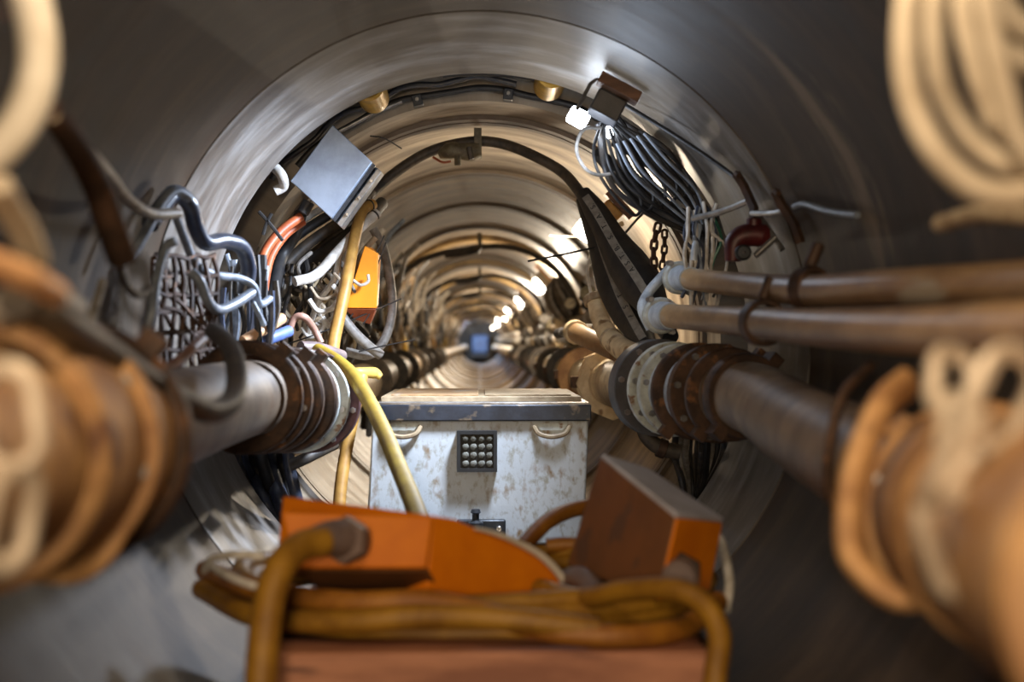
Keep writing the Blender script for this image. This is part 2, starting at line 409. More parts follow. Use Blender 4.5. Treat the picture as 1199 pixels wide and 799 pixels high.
# near cool lamp: two glasses beneath a rusty board, at the pipe mouth
c = P(704, 116, 4.3)
a = math.radians(28); Rm = Matrix.Translation(c) @ Matrix.Rotation(a, 4, 'Y')
t = Thing('floodlight', c, 'cool white floodlight under a rust brown board at the pipe mouth, nearest lamp', 'lamp')
t.part('backing_board', box(NB(), (-.035, -.08, .028), (.10, .0, .062), Rm), 'wood', .003)
t.part('housing', box(NB(), (-.02, -.03, -.045), (.075, .10, .026), Rm), 'plastic', .006)
t.part('bracket', add_tube(NB(), [Rm @ Vector(v) for v in ((-.05, -.03, -.07), (-.05, -.03, .02), (-.04, -.03, .04), (.0, -.03, .05))], .006, 8), 'steel')
g1 = P(677, 138, 4.6); Rg = Matrix.Translation(g1) @ Matrix.Rotation(math.radians(28), 4, 'Y')
t.part('lamp_glass', box(NB(), (-.034, -.03, -.026), (.034, .03, .026), Rg), 'lampcool', .01)
g2 = P(713, 155, 4.6); Rg = Matrix.Translation(g2) @ Matrix.Rotation(math.radians(70), 4, 'Y')
t.part('lamp_glass', box(NB(), (-.018, -.02, -.010), (.018, .02, .010), Rg), 'lampcool', .006)
ld = bpy.data.lights.new('near_lamp_light', 'SPOT'); ld.energy = 330; ld.shadow_soft_size = .09; ld.color = (.70, .81, 1.0); ld.spot_size = math.radians(116); ld.spot_blend = .9
lo = bpy.data.objects.new('near_lamp_light', ld); C.objects.link(lo); lo.location = g1 + Vector((-.05, -.05, -.05))
lo.rotation_euler = Vector((-1.0, -.08, -.95)).to_track_quat('-Z', 'Y').to_euler()

c = P(722, 243, 6.05)
t = Thing('floodlight', c, 'warm floodlight behind the two black lay-flat hoses, second lamp along', 'lamp')
Rm = Matrix.Translation(c) @ Matrix.Rotation(math.radians(47), 4, 'Y')
t.part('backing_board', box(NB(), (-.075, -.02, .0), (.075, .05, .038), Rm), 'wood', .002)
t.part('housing', box(NB(), (-.05, -.03, -.062), (.042, .05, -.002), Rm), 'ochre', .008)
t.part('bracket', add_tube(NB(), spline([P(728, 262, 6.0), P(716, 270, 6.1), P(700, 268, 6.25), P(690, 262, 6.38)], 5), .012, 8), 'cream')
Rg = Matrix.Translation(P(685, 270, 6.4)) @ Matrix.Rotation(math.radians(38), 4, 'Y')
t.part('lamp_glass', box(NB(), (-.048, -.04, -.04), (.048, .04, .04), Rg), 'lampwarm', .015)
ld = bpy.data.lights.new('lamp_light', 'POINT'); ld.energy = 46; ld.shadow_soft_size = .05; ld.color = (1.0, .83, .62)
lo = bpy.data.objects.new('lamp_light', ld); C.objects.link(lo); lo.location = P(680, 279, 6.4)
LY = [12.4, 18.2, 24.5, 30, 36, 42, 49, 55]
for k, y in enumerate(LY):
    lab = {0: 'bright floodlight above the silvery hanging coil, third lamp along', 1: 'bright floodlight next beyond the one above the silvery coil'}.get(k, 'small bright floodlight in the row receding down the tunnel')
    lamp(y, [45.8, 44.5, 43, 49, 41, 47, 44, 44][k], lab, group='floodlights receding down the tunnel' if k > 1 else None, power=[60, 66, 72, 72, 72, 72, 72, 72][k], rad=.74, scale=[1.1, 1.15, 1.15, 1.0, 1.2, 1.2, 1.2, 1.2][k])
    if k < 2: # second glass on the same bracket
        c = polar(y + .9, 49, .77)
        t = Thing('floodlight', c, ['small bright lamp right beside the third floodlight, over the silvery coil', 'small bright lamp right beside the fourth floodlight'][k], 'lamp')
        t.part('housing', box(NB(), (-.05, -.02, 0), (.05, .05, .05), Matrix.Translation(c) @ Matrix.Rotation(.8, 4, 'Y')), 'plastic', .004)
        t.part('lamp_glass', cyl(NB(), c, c + Vector((-.03, -.03, -.03)), .035, 16), 'lampsmall')

ld = bpy.data.lights.new('near_lamp_glow', 'POINT'); ld.energy = 3; ld.shadow_soft_size = .04; ld.color = (.70, .82, 1.0)
lo = bpy.data.objects.new('near_lamp_glow', ld); C.objects.link(lo); lo.location = P(672, 185, 4.4)
# rear work light (behind the viewer) that warms the fittings in front
def area(loc, aim, size, e, col):
    ld = bpy.data.lights.new('unseen_warm_light', 'AREA'); ld.energy = e; ld.size = size; ld.color = col
    o = bpy.data.objects.new('unseen_warm_light', ld); C.objects.link(o); o.location = loc
    o.rotation_euler = (Vector(aim) - Vector(loc)).to_track_quat('-Z', 'Y').to_euler()
area((-.15, -.9, .12), (.15, 2.6, -.15), .30, 42, (1.0, .77, .52))
area((.05, 1.15, .74), (.05, 1.45, -.3), .24, 9, (1.0, .76, .50))  # unseen overhead light, added to brighten the sides of the near couplings
ld = bpy.data.lights.new('machine_light', 'POINT'); ld.energy = 150; ld.shadow_soft_size = .1; ld.color = (.5, .68, 1.0)
lo = bpy.data.objects.new('machine_light', ld); C.objects.link(lo); lo.location = (-.35, 56.5, .45)

# ------------------------------------------------------------ slurry pipes
def pipe_run(name, pts, r, m, label, group=None, rings=()):
    t = Thing(name, pts[0], label, 'pipe', group)
    t.part('pipe_wall', add_tube(NB(), spline([Vector(p) for p in pts], 6), r, 36), m)
    for (c, ax, R, th, mm) in rings:
        t.part('flange', add_lathe(NB(), c, ax, disc_prof(r * .9, R, th)), mm)
    return t

def coupling(name, c0, c1, rings, label, cat='coupling', group=None, nb=8):
    """rings: (t along c0->c1, outer radius, thickness, material, kind)"""
    c0, c1 = Vector(c0), Vector(c1); ax = (c1 - c0).normalized()
    t = Thing(name, c0, label, cat, group)
    for (u, R, th, mm, kd) in rings:
        c = c0.lerp(c1, u); bm = NB()
        if kd == 'clamp':   # channel clamp with two lugs
            add_lathe(bm, c, ax, [(R * .74, -th / 2), (R * .96, -th / 2), (R, -th * .3), (R, th * .3), (R * .96, th / 2), (R * .74, th / 2)], 44)
            a_, x_, y_ = frame_of(ax)
            for sgn in (1, -1):
                q = c + (x_ * .77 + y_ * .64) * sgn * (R + .008)
                box(bm, (-.016, -th * .6, -.018), (.016, th * .6, .018), mtx(q, (x_ * .77 + y_ * .64) * sgn, x_))
            t.part('clamp_ring', bm, mm)
        elif kd == 'body':
            t.part('pipe_sleeve', add_lathe(bm, c, ax, disc_prof(R * .8, R, th, .006), 44), mm)
        else:
            add_lathe(bm, c, ax, disc_prof(R * .6, R, th), 44)
            fl = t.part('flange', bm, mm)
            for k in range(nb):
                b2 = NB(); bolt_ring(b2, c, ax, R * .88, .010, th * .5 + .012, 1, .2 + 2 * math.pi * k / nb); t.part('bolt', b2, 'steel', under=fl)
    return t

# left run
LA, LB, LC, LD = Vector((-.60, 1.0, -.155)), Vector((-.615, 2.6, -.155)), P(296, 466, 3.75), P(362, 470, 4.62)
pipe_run('slurry_pipe', [Vector((-.60, -.6, -.15)), LA, Vector((-.60, 1.9, -.155)), LB, LC, LD], .098, 'pipe', 'grey brown slurry pipe from the ochre coupling to the white clamp rings')
coupling('pipe_coupling', LC + (LD - LC) * -.1, LD, [
    (0.0, .148, .03, 'rust', 'clamp'), (.14, .150, .035, 'rust', 'flange'), (.27, .118, .09, 'whitesteel', 'body'), (.33, .152, .035, 'rust', 'clamp'),
    (.47, .125, .10, 'whitesteel', 'body'), (.55, .158, .035, 'rust', 'clamp'), (.66, .148, .03, 'whitesteel', 'flange'), (.78, .163, .022, 'whitesteel', 'flange'), (.90, .14, .05, 'darkred', 'body'), (1.0, .168, .04, 'darkred', 'flange')],
    'stack of rust brown and white clamp rings on the pipe under the blue cables')
coupling('pipe_coupling', Vector((-.56, 1.62, -.125)), Vector((-.575, 2.0, -.14)), [
    (-.9, .135, .75, 'ochrerust', 'body'), (0, .155, .14, 'ochrerust', 'body'), (.55, .152, .42, 'ochrerust', 'body'), (.45, .168, .035, 'ochrerust', 'flange'), (.75, .150, .09, 'ochrerust', 'body'), (1, .172, .04, 'rust', 'clamp')],
    'large ochre rust pipe coupling with a bright highlight stud, beside the orange hose')
t = Thing('strap_hook', P(60, 655, 1.75), 'curved rusty strap hanging under the ochre coupling below the blue cables', 'strap')
t.part('strap', add_tube(NB(), spline([P(150, 505, 1.82), P(142, 590, 1.8), P(125, 640, 1.76), P(90, 670, 1.72), P(45, 672, 1.68)], 8), [.017, .017, .015], 10, flat=.7), 'ochrerust')
o = link_mesh('highlight_stud', cyl(NB(), P(99, 509, 1.64), P(101, 509, 1.72), .013, 6), 'chrome', P(99, 509, 1.66)); tag(o, 'bright steel stud standing in for the highlight on the ochre coupling face', 'bolt')  # bright piece put where a highlight spot falls on the coupling
o = link_mesh('chain', chain_bm([P(-2, 430, 1.15), P(10, 500, 1.15), P(14, 580, 1.15), P(0, 665, 1.15)], .080, .0085), 'chain', P(2, 430, 1.35)); tag(o, 'pale chain hanging in front of the ochre coupling beside the orange hose', 'chain')

# right run
RA, RB = P(1188, 618, 1.5), P(1130, 595, 1.85)
RC, RD = P(872, 464, 3.85), P(770, 454, 4.55)
pipe_run('slurry_pipe', [Vector((.60, -.6, -.20)), Vector((.60, .8, -.20)), RA, RB, P(1010, 540, 2.5), P(930, 497, 3.2), RC, RD], .096, 'pipe', 'grey brown slurry pipe from the chained coupling to the black ended clamp rings')
coupling('pipe_coupling', RC, RD, [
    (0.0, .118, .05, 'rust', 'clamp'), (.15, .132, .03, 'rust', 'clamp'), (.30, .143, .035, 'rust', 'flange'), (.42, .115, .08, 'bluewhite', 'body'), (.50, .145, .03, 'rust', 'clamp'),
    (.60, .118, .08, 'bluewhite', 'body'), (.68, .143, .03, 'whitesteel', 'flange'), (.80, .148, .022, 'whitesteel', 'flange'), (.86, .12, .05, 'red_orange', 'body'), (1.0, .156, .07, 'plastic', 'flange')],
    'stack of rusty and white clamp rings ending in a black flange, under the brown pipes')
coupling('pipe_coupling', RB, RB.lerp(RA, 1.1), [
    (0, .120, .06, 'ochrerust', 'clamp'), (.28, .140, .03, 'ochrerust', 'flange'), (.6, .130, .42, 'ochrerust', 'body'), (1.6, .122, .75, 'ochrerust', 'body')],
    'large ochre rust pipe coupling behind the pale chain', nb=6)
t = Thing('strap_hook', P(1040, 470, 1.65), 'open ochre strap hook hanging round the chained coupling', 'strap')
t.part('strap', add_tube(NB(), spline([P(1062, 448, 1.7), P(1030, 480, 1.66), P(1000, 560, 1.62), P(996, 640, 1.6), P(1020, 680, 1.58), P(1052, 702, 1.56), P(1082, 704, 1.55)], 8), [.020, .020, .021, .019, .014], 12, flat=.75), 'ochrerust')
t = Thing('strap_hook', P(990, 430, 2.3), 'thin rusty strap looped round the pipe behind the ochre strap hook', 'strap')
t.part('strap', add_tube(NB(), spline([P(1020, 428, 2.35), P(988, 462, 2.3), P(972, 520, 2.28), P(970, 570, 2.28), P(980, 598, 2.28)], 8), .009, 8), 'rust')
o = link_mesh('chain', chain_bm([P(1192, 425, 1.14), P(1158, 495, 1.13), P(1110, 560, 1.12), P(1114, 625, 1.12), P(1150, 700, 1.12), P(1215, 745, 1.1)], .082, .0085), 'chain', P(1196, 420, 1.12)); tag(o, 'heavy cream chain looped over the near ochre coupling under the brown pipes', 'chain')
o = link_mesh('chain', chain_bm([P(1118, 425, 1.25), P(1116, 460, 1.23), P(1112, 500, 1.21), P(1104, 535, 1.19)], .07, .0085), 'chain', P(1150, 430, 1.5)); tag(o, 'short cream chain falling from the lower brown pipe to the heavier chain', 'chain')

# two upper pipes
def upper(pts, r, label):
    t = Thing('steel_pipe', pts[0], label, 'pipe')
    s = spline([keep_in(p, r) for p in pts], 8)
    t.part('pipe_wall', add_tube(NB(), s, r, 28), 'pipebrown')
    ax = (s[1] - s[0]).normalized(); cc = s[0]
    t.part('socket', add_lathe(NB(), cc + ax * .05, ax, [(r * .6, -.14), (r * 1.1, -.14), (r * 1.22, -.12), (r * 1.22, -.02), (r * 1.12, 0), (r * 1.12, .06), (r * .9, .06)], 28), 'bluewhite')
    cl = t.part('clamp_ring', add_lathe(NB(), cc - ax * .06, ax, disc_prof(r * .8, r * 1.6, .035, .006), 24), 'whitesteel')
    for k in (0, 1):
        b2 = NB(); bolt_ring(b2, cc - ax * .06, ax, r * 1.7, .009, .03, 1, .6 + k * math.pi); t.part('bolt', b2, 'steel', under=cl)
    return t
u1 = upper([P(800, 326, 4.55), P(860, 333, 3.9), P(940, 340, 3.1), P(1050, 336, 2.55), P(1199, 330, 2.15), P(1420, 320, 1.6), P(2100, 300, .9)], .034, 'upper of two worn brown pipes, thinner one with a blue white socket')
u2 = upper([P(778, 370, 4.5), P(860, 376, 3.6), P(960, 384, 2.7), P(1080, 388, 2.05), P(1199, 388, 1.62), P(1420, 384, 1.15), P(2300, 380, .5)], .037, 'lower of two worn brown pipes, thicker one with a blue white socket')
for (q, ax, R, lab) in ((P(948, 338, 3.05), Vector((.5, -1, 0)), .047, 'rusty hanger strap round the upper brown pipe'), (P(893, 378, 3.3), Vector((.2, -1, 0)), .055, 'rusty hanger strap round the lower brown pipe')):
    t = Thing('pipe_hanger', q, lab, 'strap')
    t.part('strap', add_lathe(NB(), q, ax, disc_prof(R * .78, R, .045, .004), 28), 'rust')
    t.part('hanger_rod', cyl(NB(), q + Vector((.0, 0, R)), keep_in(q + Vector((.02, 0, R + .05)), .014), .014, 10), 'rust')

# far pipes both sides
FLY = [6.3, 8.1, 9.9, 11.7, 13.5, 15.3, 17.1, 18.9, 20.7, 22.5]
t = pipe_run('slurry_pipe', [RD, Vector((.575, 5.4, -.165)), Vector((.58, 6.2, -.175)), Vector((.60, 8, -.2)), Vector((.62, 12, -.2)), Vector((.62, 30, -.2)), Vector((.62, 61, -.2))], .105, 'cream', 'cream slurry pipe running down the lamp side of the tunnel')
for k, y in enumerate(FLY):
    c = Vector((.58 + min(.04, (y - 6) * .01), y, -.18 - min(.02, (y - 6) * .005)))
    lab = {0: 'brown eight sided clamp on the cream pipe just past the white case', 1: 'dark clamp with an ochre rim, second on the cream pipe'}.get(k, 'round clamp on the cream pipe further down the tunnel')
    t = Thing('pipe_clamp', c, lab, 'clamp', 'clamps on the far cream pipe' if k > 1 else None)
    seg = 8 if k == 0 else 28; m1 = ['ochre', 'beige', 'rust', 'cream'][k % 4] if k else 'pipebrown'
    t.part('clamp_body', add_lathe(NB(), c, (0, 1, 0), disc_prof(.10, .148, .15, .012), seg), m1 if k != 1 else 'black')
    for s_ in (-1, 1):
        t.part('clamp_ring', add_lathe(NB(), c + Vector((0, .075 * s_, 0)), (0, 1, 0), disc_prof(.10, .162, .014, .004), seg), 'cream' if k == 0 else ('ochrerust' if k == 1 else 'blackmud'))
    t.part('lug', box(NB(), (c.x - .18, c.y - .05, c.z - .02), (c.x - .13, c.y + .05, c.z + .03)), 'rust', .004)
t = pipe_run('slurry_pipe', [LD, Vector((-.56, 5.5, -.2)), Vector((-.60, 7, -.21)), Vector((-.62, 12, -.2)), Vector((-.62, 30, -.2)), Vector((-.62, 61, -.2))], .10, 'beige', 'beige slurry pipe running down the side opposite the lamps')
for k, y in enumerate([7.4, 9.2, 11, 12.8, 14.6, 16.4, 18.2, 20]):
    c = Vector((-.605 - min(.015, (y - 7) * .004), y, -.207))
    t = Thing('pipe_clamp', c, 'round clamp on the beige pipe opposite the lamps', 'clamp', 'clamps on the far beige pipe')
    t.part('clamp_body', add_lathe(NB(), c, (0, 1, 0), disc_prof(.09, .135, .12, .01), 28), ['yellowpaint', 'rust', 'ochre'][k % 3])
    for s_ in (-1, 1): t.part('clamp_ring', add_lathe(NB(), c + Vector((0, .06 * s_, 0)), (0, 1, 0), disc_prof(.09, .15, .014, .004), 28), 'blackmud')
for (x, z, r, m, nm) in ((.70, .03, .045, 'blackmud', 'lower dark service pipe running beside the lamps deep in the tunnel'), (.69, .15, .038, 'beige', 'upper beige service pipe running beside the lamps deep in the tunnel')):
    t = pipe_run('service_pipe', [Vector((x, 6.7, z)), Vector((x, 20, z)), Vector((x, 61, z))], r, m, nm)
    for y in [7 + 1.78 * i for i in range(12)]:
        t.part('pipe_joint', add_lathe(NB(), (x, y, z), (0, 1, 0), disc_prof(r * .8, r * 1.45, .09, .008), 20), random.choice(['palegrey', 'blackmud', 'cream', 'olive']))

# ------------------------------------------------------------ hardware between the white case and the lamps
hose('elbow_hose', [.038, .040, .044, .046], 'cream', [(697, 348, 5.75), (703, 372, 5.7), (716, 398, 5.55), (738, 414, 5.3), (770, 425, 5.0)], 'fat cream elbow hose dropping from the black sleeves to the black flange', bands=[(.06, .03, 1.12, 'beige'), (.5, .012, 1.04, 'beige')], seg=24)
hose('cream_pipe_stub', .043, 'pipebrown', [(672, 388, 6.3), (690, 397, 6.0), (725, 412, 5.6)], 'brown pipe stub with cream clamp passing behind the fat elbow hose', cat='pipe', bands=[(.1, .05, 1.25, 'cream')], seg=24)
hose('steel_stub', .018, 'steel', [(653, 391, 6.6), (675, 385, 6.4), (697, 384, 6.2)], 'short dull steel pipe above the brown stub, pointing at the elbow hose', cat='pipe', bands=[(.1, .06, 1.3, 'plastic')], seg=16)
for k, (x0) in enumerate((692, 700)):
    hose('signal_cable', .007, 'palegrey', [(x0 + 2, 290, 5.9), (x0 - 4, 315, 5.85), (x0 - 2, 335, 5.8), (x0 + 3, 352, 5.72)], ['pale cable hanging beside the black sleeves into the elbow hose, the inner of two', 'pale cable hanging beside the black sleeves into the elbow hose, the outer of two'][k], cat='cable')

# lay-flat sleeves with printed webbing
def sleeve(pts, rs, ribbon_r, label, txt, tpos):
    w = [P(*p) for p in pts]; s = spline(w, 8)
    t = Thing('layflat_hose', s[0], label, 'hose')
    t.part('sleeve', add_tube(NB(), s, rs, 20), 'black')
    bm = NB(); prev = None; hw = .0155
    n = len(s)
    for i in range(3, n - 2):
        tt = (s[i + 1] - s[i - 1]).normalized(); view = (-s[i]).normalized(); side = tt.cross(view).normalized(); nr = side.cross(tt).normalized()
        f = i / (n - 1) * (len(rs) - 1); j = min(int(f), len(rs) - 2); r = rs[j] + (rs[j + 1] - rs[j]) * (f - j)
        c = s[i] + nr * (r + .001)
        cur = [bm.verts.new(c + side * hw + nr * e) for e in (-.004, .002)] + [bm.verts.new(c - side * hw + nr * e) for e in (.002, -.004)]
        if prev:
            for k in range(4): bm.faces.new((prev[k], prev[(k + 1) % 4], cur[(k + 1) % 4], cur[k]))
        prev = cur
    rb = t.part('webbing_strip', bm, 'webbing')
    for i_f, ch in zip(tpos, txt):
        i = int(i_f * (n - 1)); i = min(max(i, 4), n - 3)
        u = i_f * (n - 1) - int(i_f * (n - 1)); cpos = s[i].lerp(s[min(i + 1, n - 1)], u)
        tt = (s[i - 1] - s[i + 1]).normalized(); view = (-cpos).normalized(); nr = (view - tt * view.dot(tt)).normalized()
        f = i_f * (len(rs) - 1); j = min(int(f), len(rs) - 2); r = rs[j] + (rs[j + 1] - rs[j]) * (f - j)
        yv = nr.cross(tt)
        text_part(t, 'printed_letter', ch, .030, cpos + nr * (r + .0042) - yv * .010, tt, nr, 'ink', under=rb)
    return t
sleeve([(683, 226, 5.62), (700, 252, 5.55), (722, 290, 5.45), (745, 325, 5.35), (765, 358, 5.2), (785, 395, 5.0)], [.030, .046, .056, .078, .082, .05, .03], 0,
       'upper black lay-flat hose with grey printed webbing, widening toward the brown pipes', ['A.', 'S.', 'T.', 'B.', 'S.', 'T.', 'A.', 'S.'], [.66, .60, .54, .48, .40, .33, .27, .2])
sleeve([(683, 232, 5.75), (700, 275, 5.7), (712, 310, 5.65), (728, 350, 5.55), (748, 388, 5.4), (762, 412, 5.2)], [.032, .048, .058, .075, .072, .05, .03], 0,
       'lower black lay-flat hose with grey printed webbing, beside the fat elbow hose', ['A.', 'S.', 'T.'], [.78, .72, .66])

# overhead hose with valve
hose('overhead_hose', .0225, 'blackmud', [(345, 342, 5.55), (380, 300, 5.7), (425, 238, 5.85), (462, 203, 5.9), (505, 177, 5.9), (552, 166, 5.9), (590, 169, 5.9), (630, 185, 5.85), (662, 205, 5.8), (688, 238, 5.65)],
     'thick black hose arching under the crown from the galvanised box to the lay-flat hoses', seg=16)
t = Thing('inline_valve', P(545, 178, 5.9), 'olive brown valve with red lever strapped under the crown', 'valve')
t.part('valve_body', add_tube(NB(), spline([P(515, 181, 5.88), P(530, 176, 5.86), P(548, 178, 5.86), P(562, 176, 5.86)], 5), [.018, .036, .034, .040, .03], 14), 'olive')
t.part('strap', box(NB(), (P(555, 150, 5.9).x, 5.87, P(555, 186, 5.9).z), (P(564, 150, 5.9).x, 5.92, .886)), 'olive', .002)
t.part('drain_cock', cyl(NB(), P(536, 182, 5.84), P(536, 194, 5.84), .014, 8), 'olive')
t.part('coupling_nut', cyl(NB(), P(549, 172, 5.82), P(552, 187, 5.82), .012, 6), 'blackmud')
t.part('lever', add_tube(NB(), spline([P(507, 184, 5.84), P(518, 190, 5.83), P(528, 189, 5.83)], 5), .005, 6), 'red_orange')
hose('plumb_line', .0016, 'red_orange', [Vector((P(531, 95, 4.9).x, 4.9, .98)), P(531, 130, 5.3), P(535, 168, 5.84)], 'thin red plumb line hanging from the recess to the crown valve', cat='line', n=3, seg=6)
def rod(pts, r, m, label, cat='rod'):
    return hose('steel_rod', r, m, pts, label, cat=cat, seg=8, n=3)
rod([(618, 306, 5.5), (655, 299, 5.5), (696, 290, 5.6)], .004, 'black', 'long black rod crossing below the second lamp')
rod([(643, 276, 6.5), (668, 277, 6.6), (692, 278, 6.7)], .004, 'palegrey', 'pale rod pointing at the second lamp glass')
rod([(431, 154, 5.35), (450, 162, 5.4), (470, 174, 5.5)], .003, 'black', 'short thin black rod above the corner of the galvanised box')
rod([(733, 272, 5.6), (745, 258, 5.5), (757, 246, 5.4)], .005, 'black', 'black rod between the upper lay-flat hose and the cable bundle')

# galvanised junction box, tilted with the bore
q = [P(389, 146, 4.98), P(436, 190, 4.98), P(388, 256, 4.98), P(340, 212, 4.98)]
fq = [P(389, 146, 4.98) * 1.0 for _ in q]
def push(v, d): return Vector((v.x, v.y + d, v.z))
cen = sum(q, Vector()) / 4
t = Thing('junction_box', cen, 'tilted galvanised steel junction box with a slotted side', 'box')
t.part('box_body', hexa(NB(), q, [push(v, .14) + (q[1] - q[0]) * .03 for v in q]), 'galv', .003)
e1, e2 = q[1], q[2]; out = (q[1] - q[0]).normalized()
t.part('side_channel', hexa(NB(), [e1 + Vector((0, .02, 0)), e1 + out * .012 + Vector((0, .02, 0)), e2 + out * .012 + Vector((0, .02, 0)), e2 + Vector((0, .02, 0))],
       [e1 + Vector((0, .05, 0)), e1 + out * .012 + Vector((0, .05, 0)), e2 + out * .012 + Vector((0, .05, 0)), e2 + Vector((0, .05, 0))]), 'darksteel')
t.part('door_flange', hexa(NB(), [e1 + out * .018 + Vector((0, .06, 0)), e1 + out * .038 + Vector((0, .06, 0)), e2 + out * .038 + Vector((0, .06, 0)), e2 + out * .018 + Vector((0, .06, 0))],
       [e1 + out * .0 + Vector((0, .13, 0)), e1 + out * .044 + Vector((0, .13, 0)), e2 + out * .044 + Vector((0, .13, 0)), e2 + out * .0 + Vector((0, .13, 0))]), 'steel', .002)
for u in (.2, .5, .8):
    p_ = e1.lerp(e2, u) + out * .03 + Vector((0, .055, 0)); t.part('screw', cyl(NB(), p_ - Vector((0, .006, 0)), p_, .007, 10), 'chrome')
t.part('cable_gland', cyl(NB(), P(362, 236, 5.03), P(354, 250, 5.03), .022, 14), 'black')

# orange terminal box
t = Thing('terminal_box', P(428, 325, 5.3), 'orange terminal box hanging behind the yellow hose', 'box')
t.part('box_body', hexa(NB(), [P(427, 288, 5.28), P(443, 297, 5.28), P(441, 361, 5.28), P(404, 361, 5.28)], [P(436, 290, 5.45), P(446, 300, 5.45), P(443, 358, 5.45), P(410, 358, 5.45)]), 'orange2', .003)
t.part('skirt', hexa(NB(), [P(404, 362, 5.28), P(440, 362, 5.28), P(433, 380, 5.34), P(415, 374, 5.34)], [P(410, 360, 5.45), P(443, 360, 5.45), P(436, 376, 5.45), P(420, 372, 5.45)]), 'red_orange', .002)
t.part('hasp', add_tube(NB(), spline([P(413, 328, 5.25), P(422, 334, 5.24), P(431, 330, 5.24), P(431, 322, 5.25)], 5), .006, 8), 'palegrey')

# ------------------------------------------------------------ tangle opposite the lamps, round the recess
H = hose
H('ochre_hose', [.021, .022, .023, .023], 'ochre', [(437, 239, 5.45), (424, 248, 5.4), (414, 285, 5.3), (406, 330, 5.2), (397, 372, 5.15), (391, 400, 5.1), (389, 425, 5.05)], 'ochre hose standing upright in front of the orange terminal box', bands=[(.06, .006, 1.1, 'black')], seg=14)
H('grey_hose', .019, 'palegrey', [(442, 249, 5.42), (422, 267, 5.38), (396, 294, 5.3), (370, 322, 5.2), (345, 330, 5.15)], 'pale grey hose curving down from the bend of the ochre hose', bands=[(.05, .008, 1.15, 'black')], seg=14)
H('grey_hose', .018, 'grey', [(437, 268, 5.6), (449, 292, 5.6), (457, 330, 5.55), (459, 365, 5.5), (450, 398, 5.45), (432, 416, 5.4), (405, 412, 5.4)], 'long grey hose hanging in a bow beside the orange terminal box', seg=14)
H('grey_hose', .019, 'grey', [(394, 362, 5.3), (412, 386, 5.3), (430, 404, 5.32), (446, 416, 5.35)], 'speckled grey hose sloping below the orange terminal box', seg=14)
H('black_hose', .024, 'black', [(352, 250, 5.15), (345, 275, 5.2), (330, 300, 5.2), (322, 330, 5.1), (318, 362, 5.0)], 'thick black hose beside the red orange pair, under the galvanised box', seg=14)
H('black_hose', .020, 'blackmud', [(415, 252, 5.7), (392, 276, 5.65), (366, 298, 5.6), (340, 312, 5.5)], 'dusty black hose behind the pale grey hose and the galvanised box')
H('conduit', .012, 'beige', [(440, 278, 5.5), (425, 296, 5.5), (412, 322, 5.45), (400, 345, 5.4)], 'straight cream conduit crossing the top of the orange terminal box', cat='conduit')
H('red_orange_hose', .017, 'red_orange', [(352, 254, 5.05), (330, 270, 5.0), (311, 294, 4.95), (303, 325, 4.9), (302, 352, 4.85)], 'outer of the two red orange hoses under the galvanised box', seg=12)
H('red_orange_hose', .014, 'red_orange', [(355, 260, 5.1), (334, 276, 5.05), (318, 300, 5.0), (311, 330, 4.95), (309, 360, 4.9)], 'inner of the two red orange hoses under the galvanised box', seg=12)
H('peach_hose', .018, 'peach', [(285, 400, 4.3), (305, 388, 4.35), (330, 373, 4.45)], 'short peach hose end above the white clamp rings', seg=14)
H('blue_hose', .019, 'blue', [(292, 404, 4.35), (315, 397, 4.4), (338, 388, 4.5)], 'short blue hose end below the peach one', seg=14)
H('pink_hose', .013, 'pinkhose', [(336, 392, 4.95), (345, 373, 4.95), (357, 372, 4.95), (368, 386, 5.0), (376, 402, 5.0)], 'dull pink hose bent in an arch behind the blue hose end')
H('steel_bottle', .024, 'greyboot', [(352, 408, 4.75), (372, 409, 4.8), (400, 418, 4.9)], 'dark glossy brown canister lying on the white clamp rings', cat='canister', seg=18)
H('yellow_strap', [.004, .018, .022, .012], 'yellowtag', [(402, 432, 5.2), (420, 436, 5.2), (438, 437, 5.25), (446, 442, 5.25)], 'bright yellow sheet tucked above the yellow hose beside the white case', cat='sheet')
H('yellow_hose', [.022, .024, .025, .026], 'yellow', [(372, 410, 4.75), (398, 426, 4.6), (420, 450, 4.45), (447, 500, 4.2), (468, 550, 3.95), (488, 600, 3.6), (500, 640, 3.3)], 'long yellow hose slanting across the white case to the orange box', seg=16)
H('ochre_hose', .022, 'ochre', [(424, 440, 5.0), (415, 480, 4.95), (405, 530, 4.9), (399, 570, 4.85), (396, 610, 4.8)], 'ochre hose hanging straight down beside the white case', seg=14)

# blue grey cables in front of the near wall
H('blue_hose_thick', .022, 'darkblue', [(170, 262, 3.5), (186, 238, 3.55), (205, 226, 3.6), (222, 240, 3.65), (229, 265, 3.7), (240, 284, 3.75), (262, 282, 3.85), (283, 290, 3.95), (291, 315, 4.0), (286, 345, 4.0)], 'thick dark blue hose snaking in an S over the blue grey cables', seg=16)
H('blue_grey_cable', .012, 'bluegrey', [(153, 302, 3.3), (172, 270, 3.35), (188, 240, 3.4), (205, 224, 3.45), (222, 232, 3.5)], 'blue grey cable hooked over the top of the dark blue hose', cat='cable')
H('blue_grey_cable', .011, 'bluegrey', [(205, 250, 3.5), (216, 280, 3.6), (230, 310, 3.7), (252, 322, 3.8), (280, 326, 3.95), (297, 336, 4.0), (304, 356, 4.05), (316, 350, 4.1)], 'blue grey cable running level to the red orange hoses', cat='cable')
H('blue_grey_cable', .013, 'bluegrey', [(224, 319, 3.5), (234, 330, 3.5), (243, 352, 3.55), (256, 363, 3.65), (275, 356, 3.75), (295, 343, 3.85)], 'blue grey cable sagging in a U with a bright cut end', cat='cable')
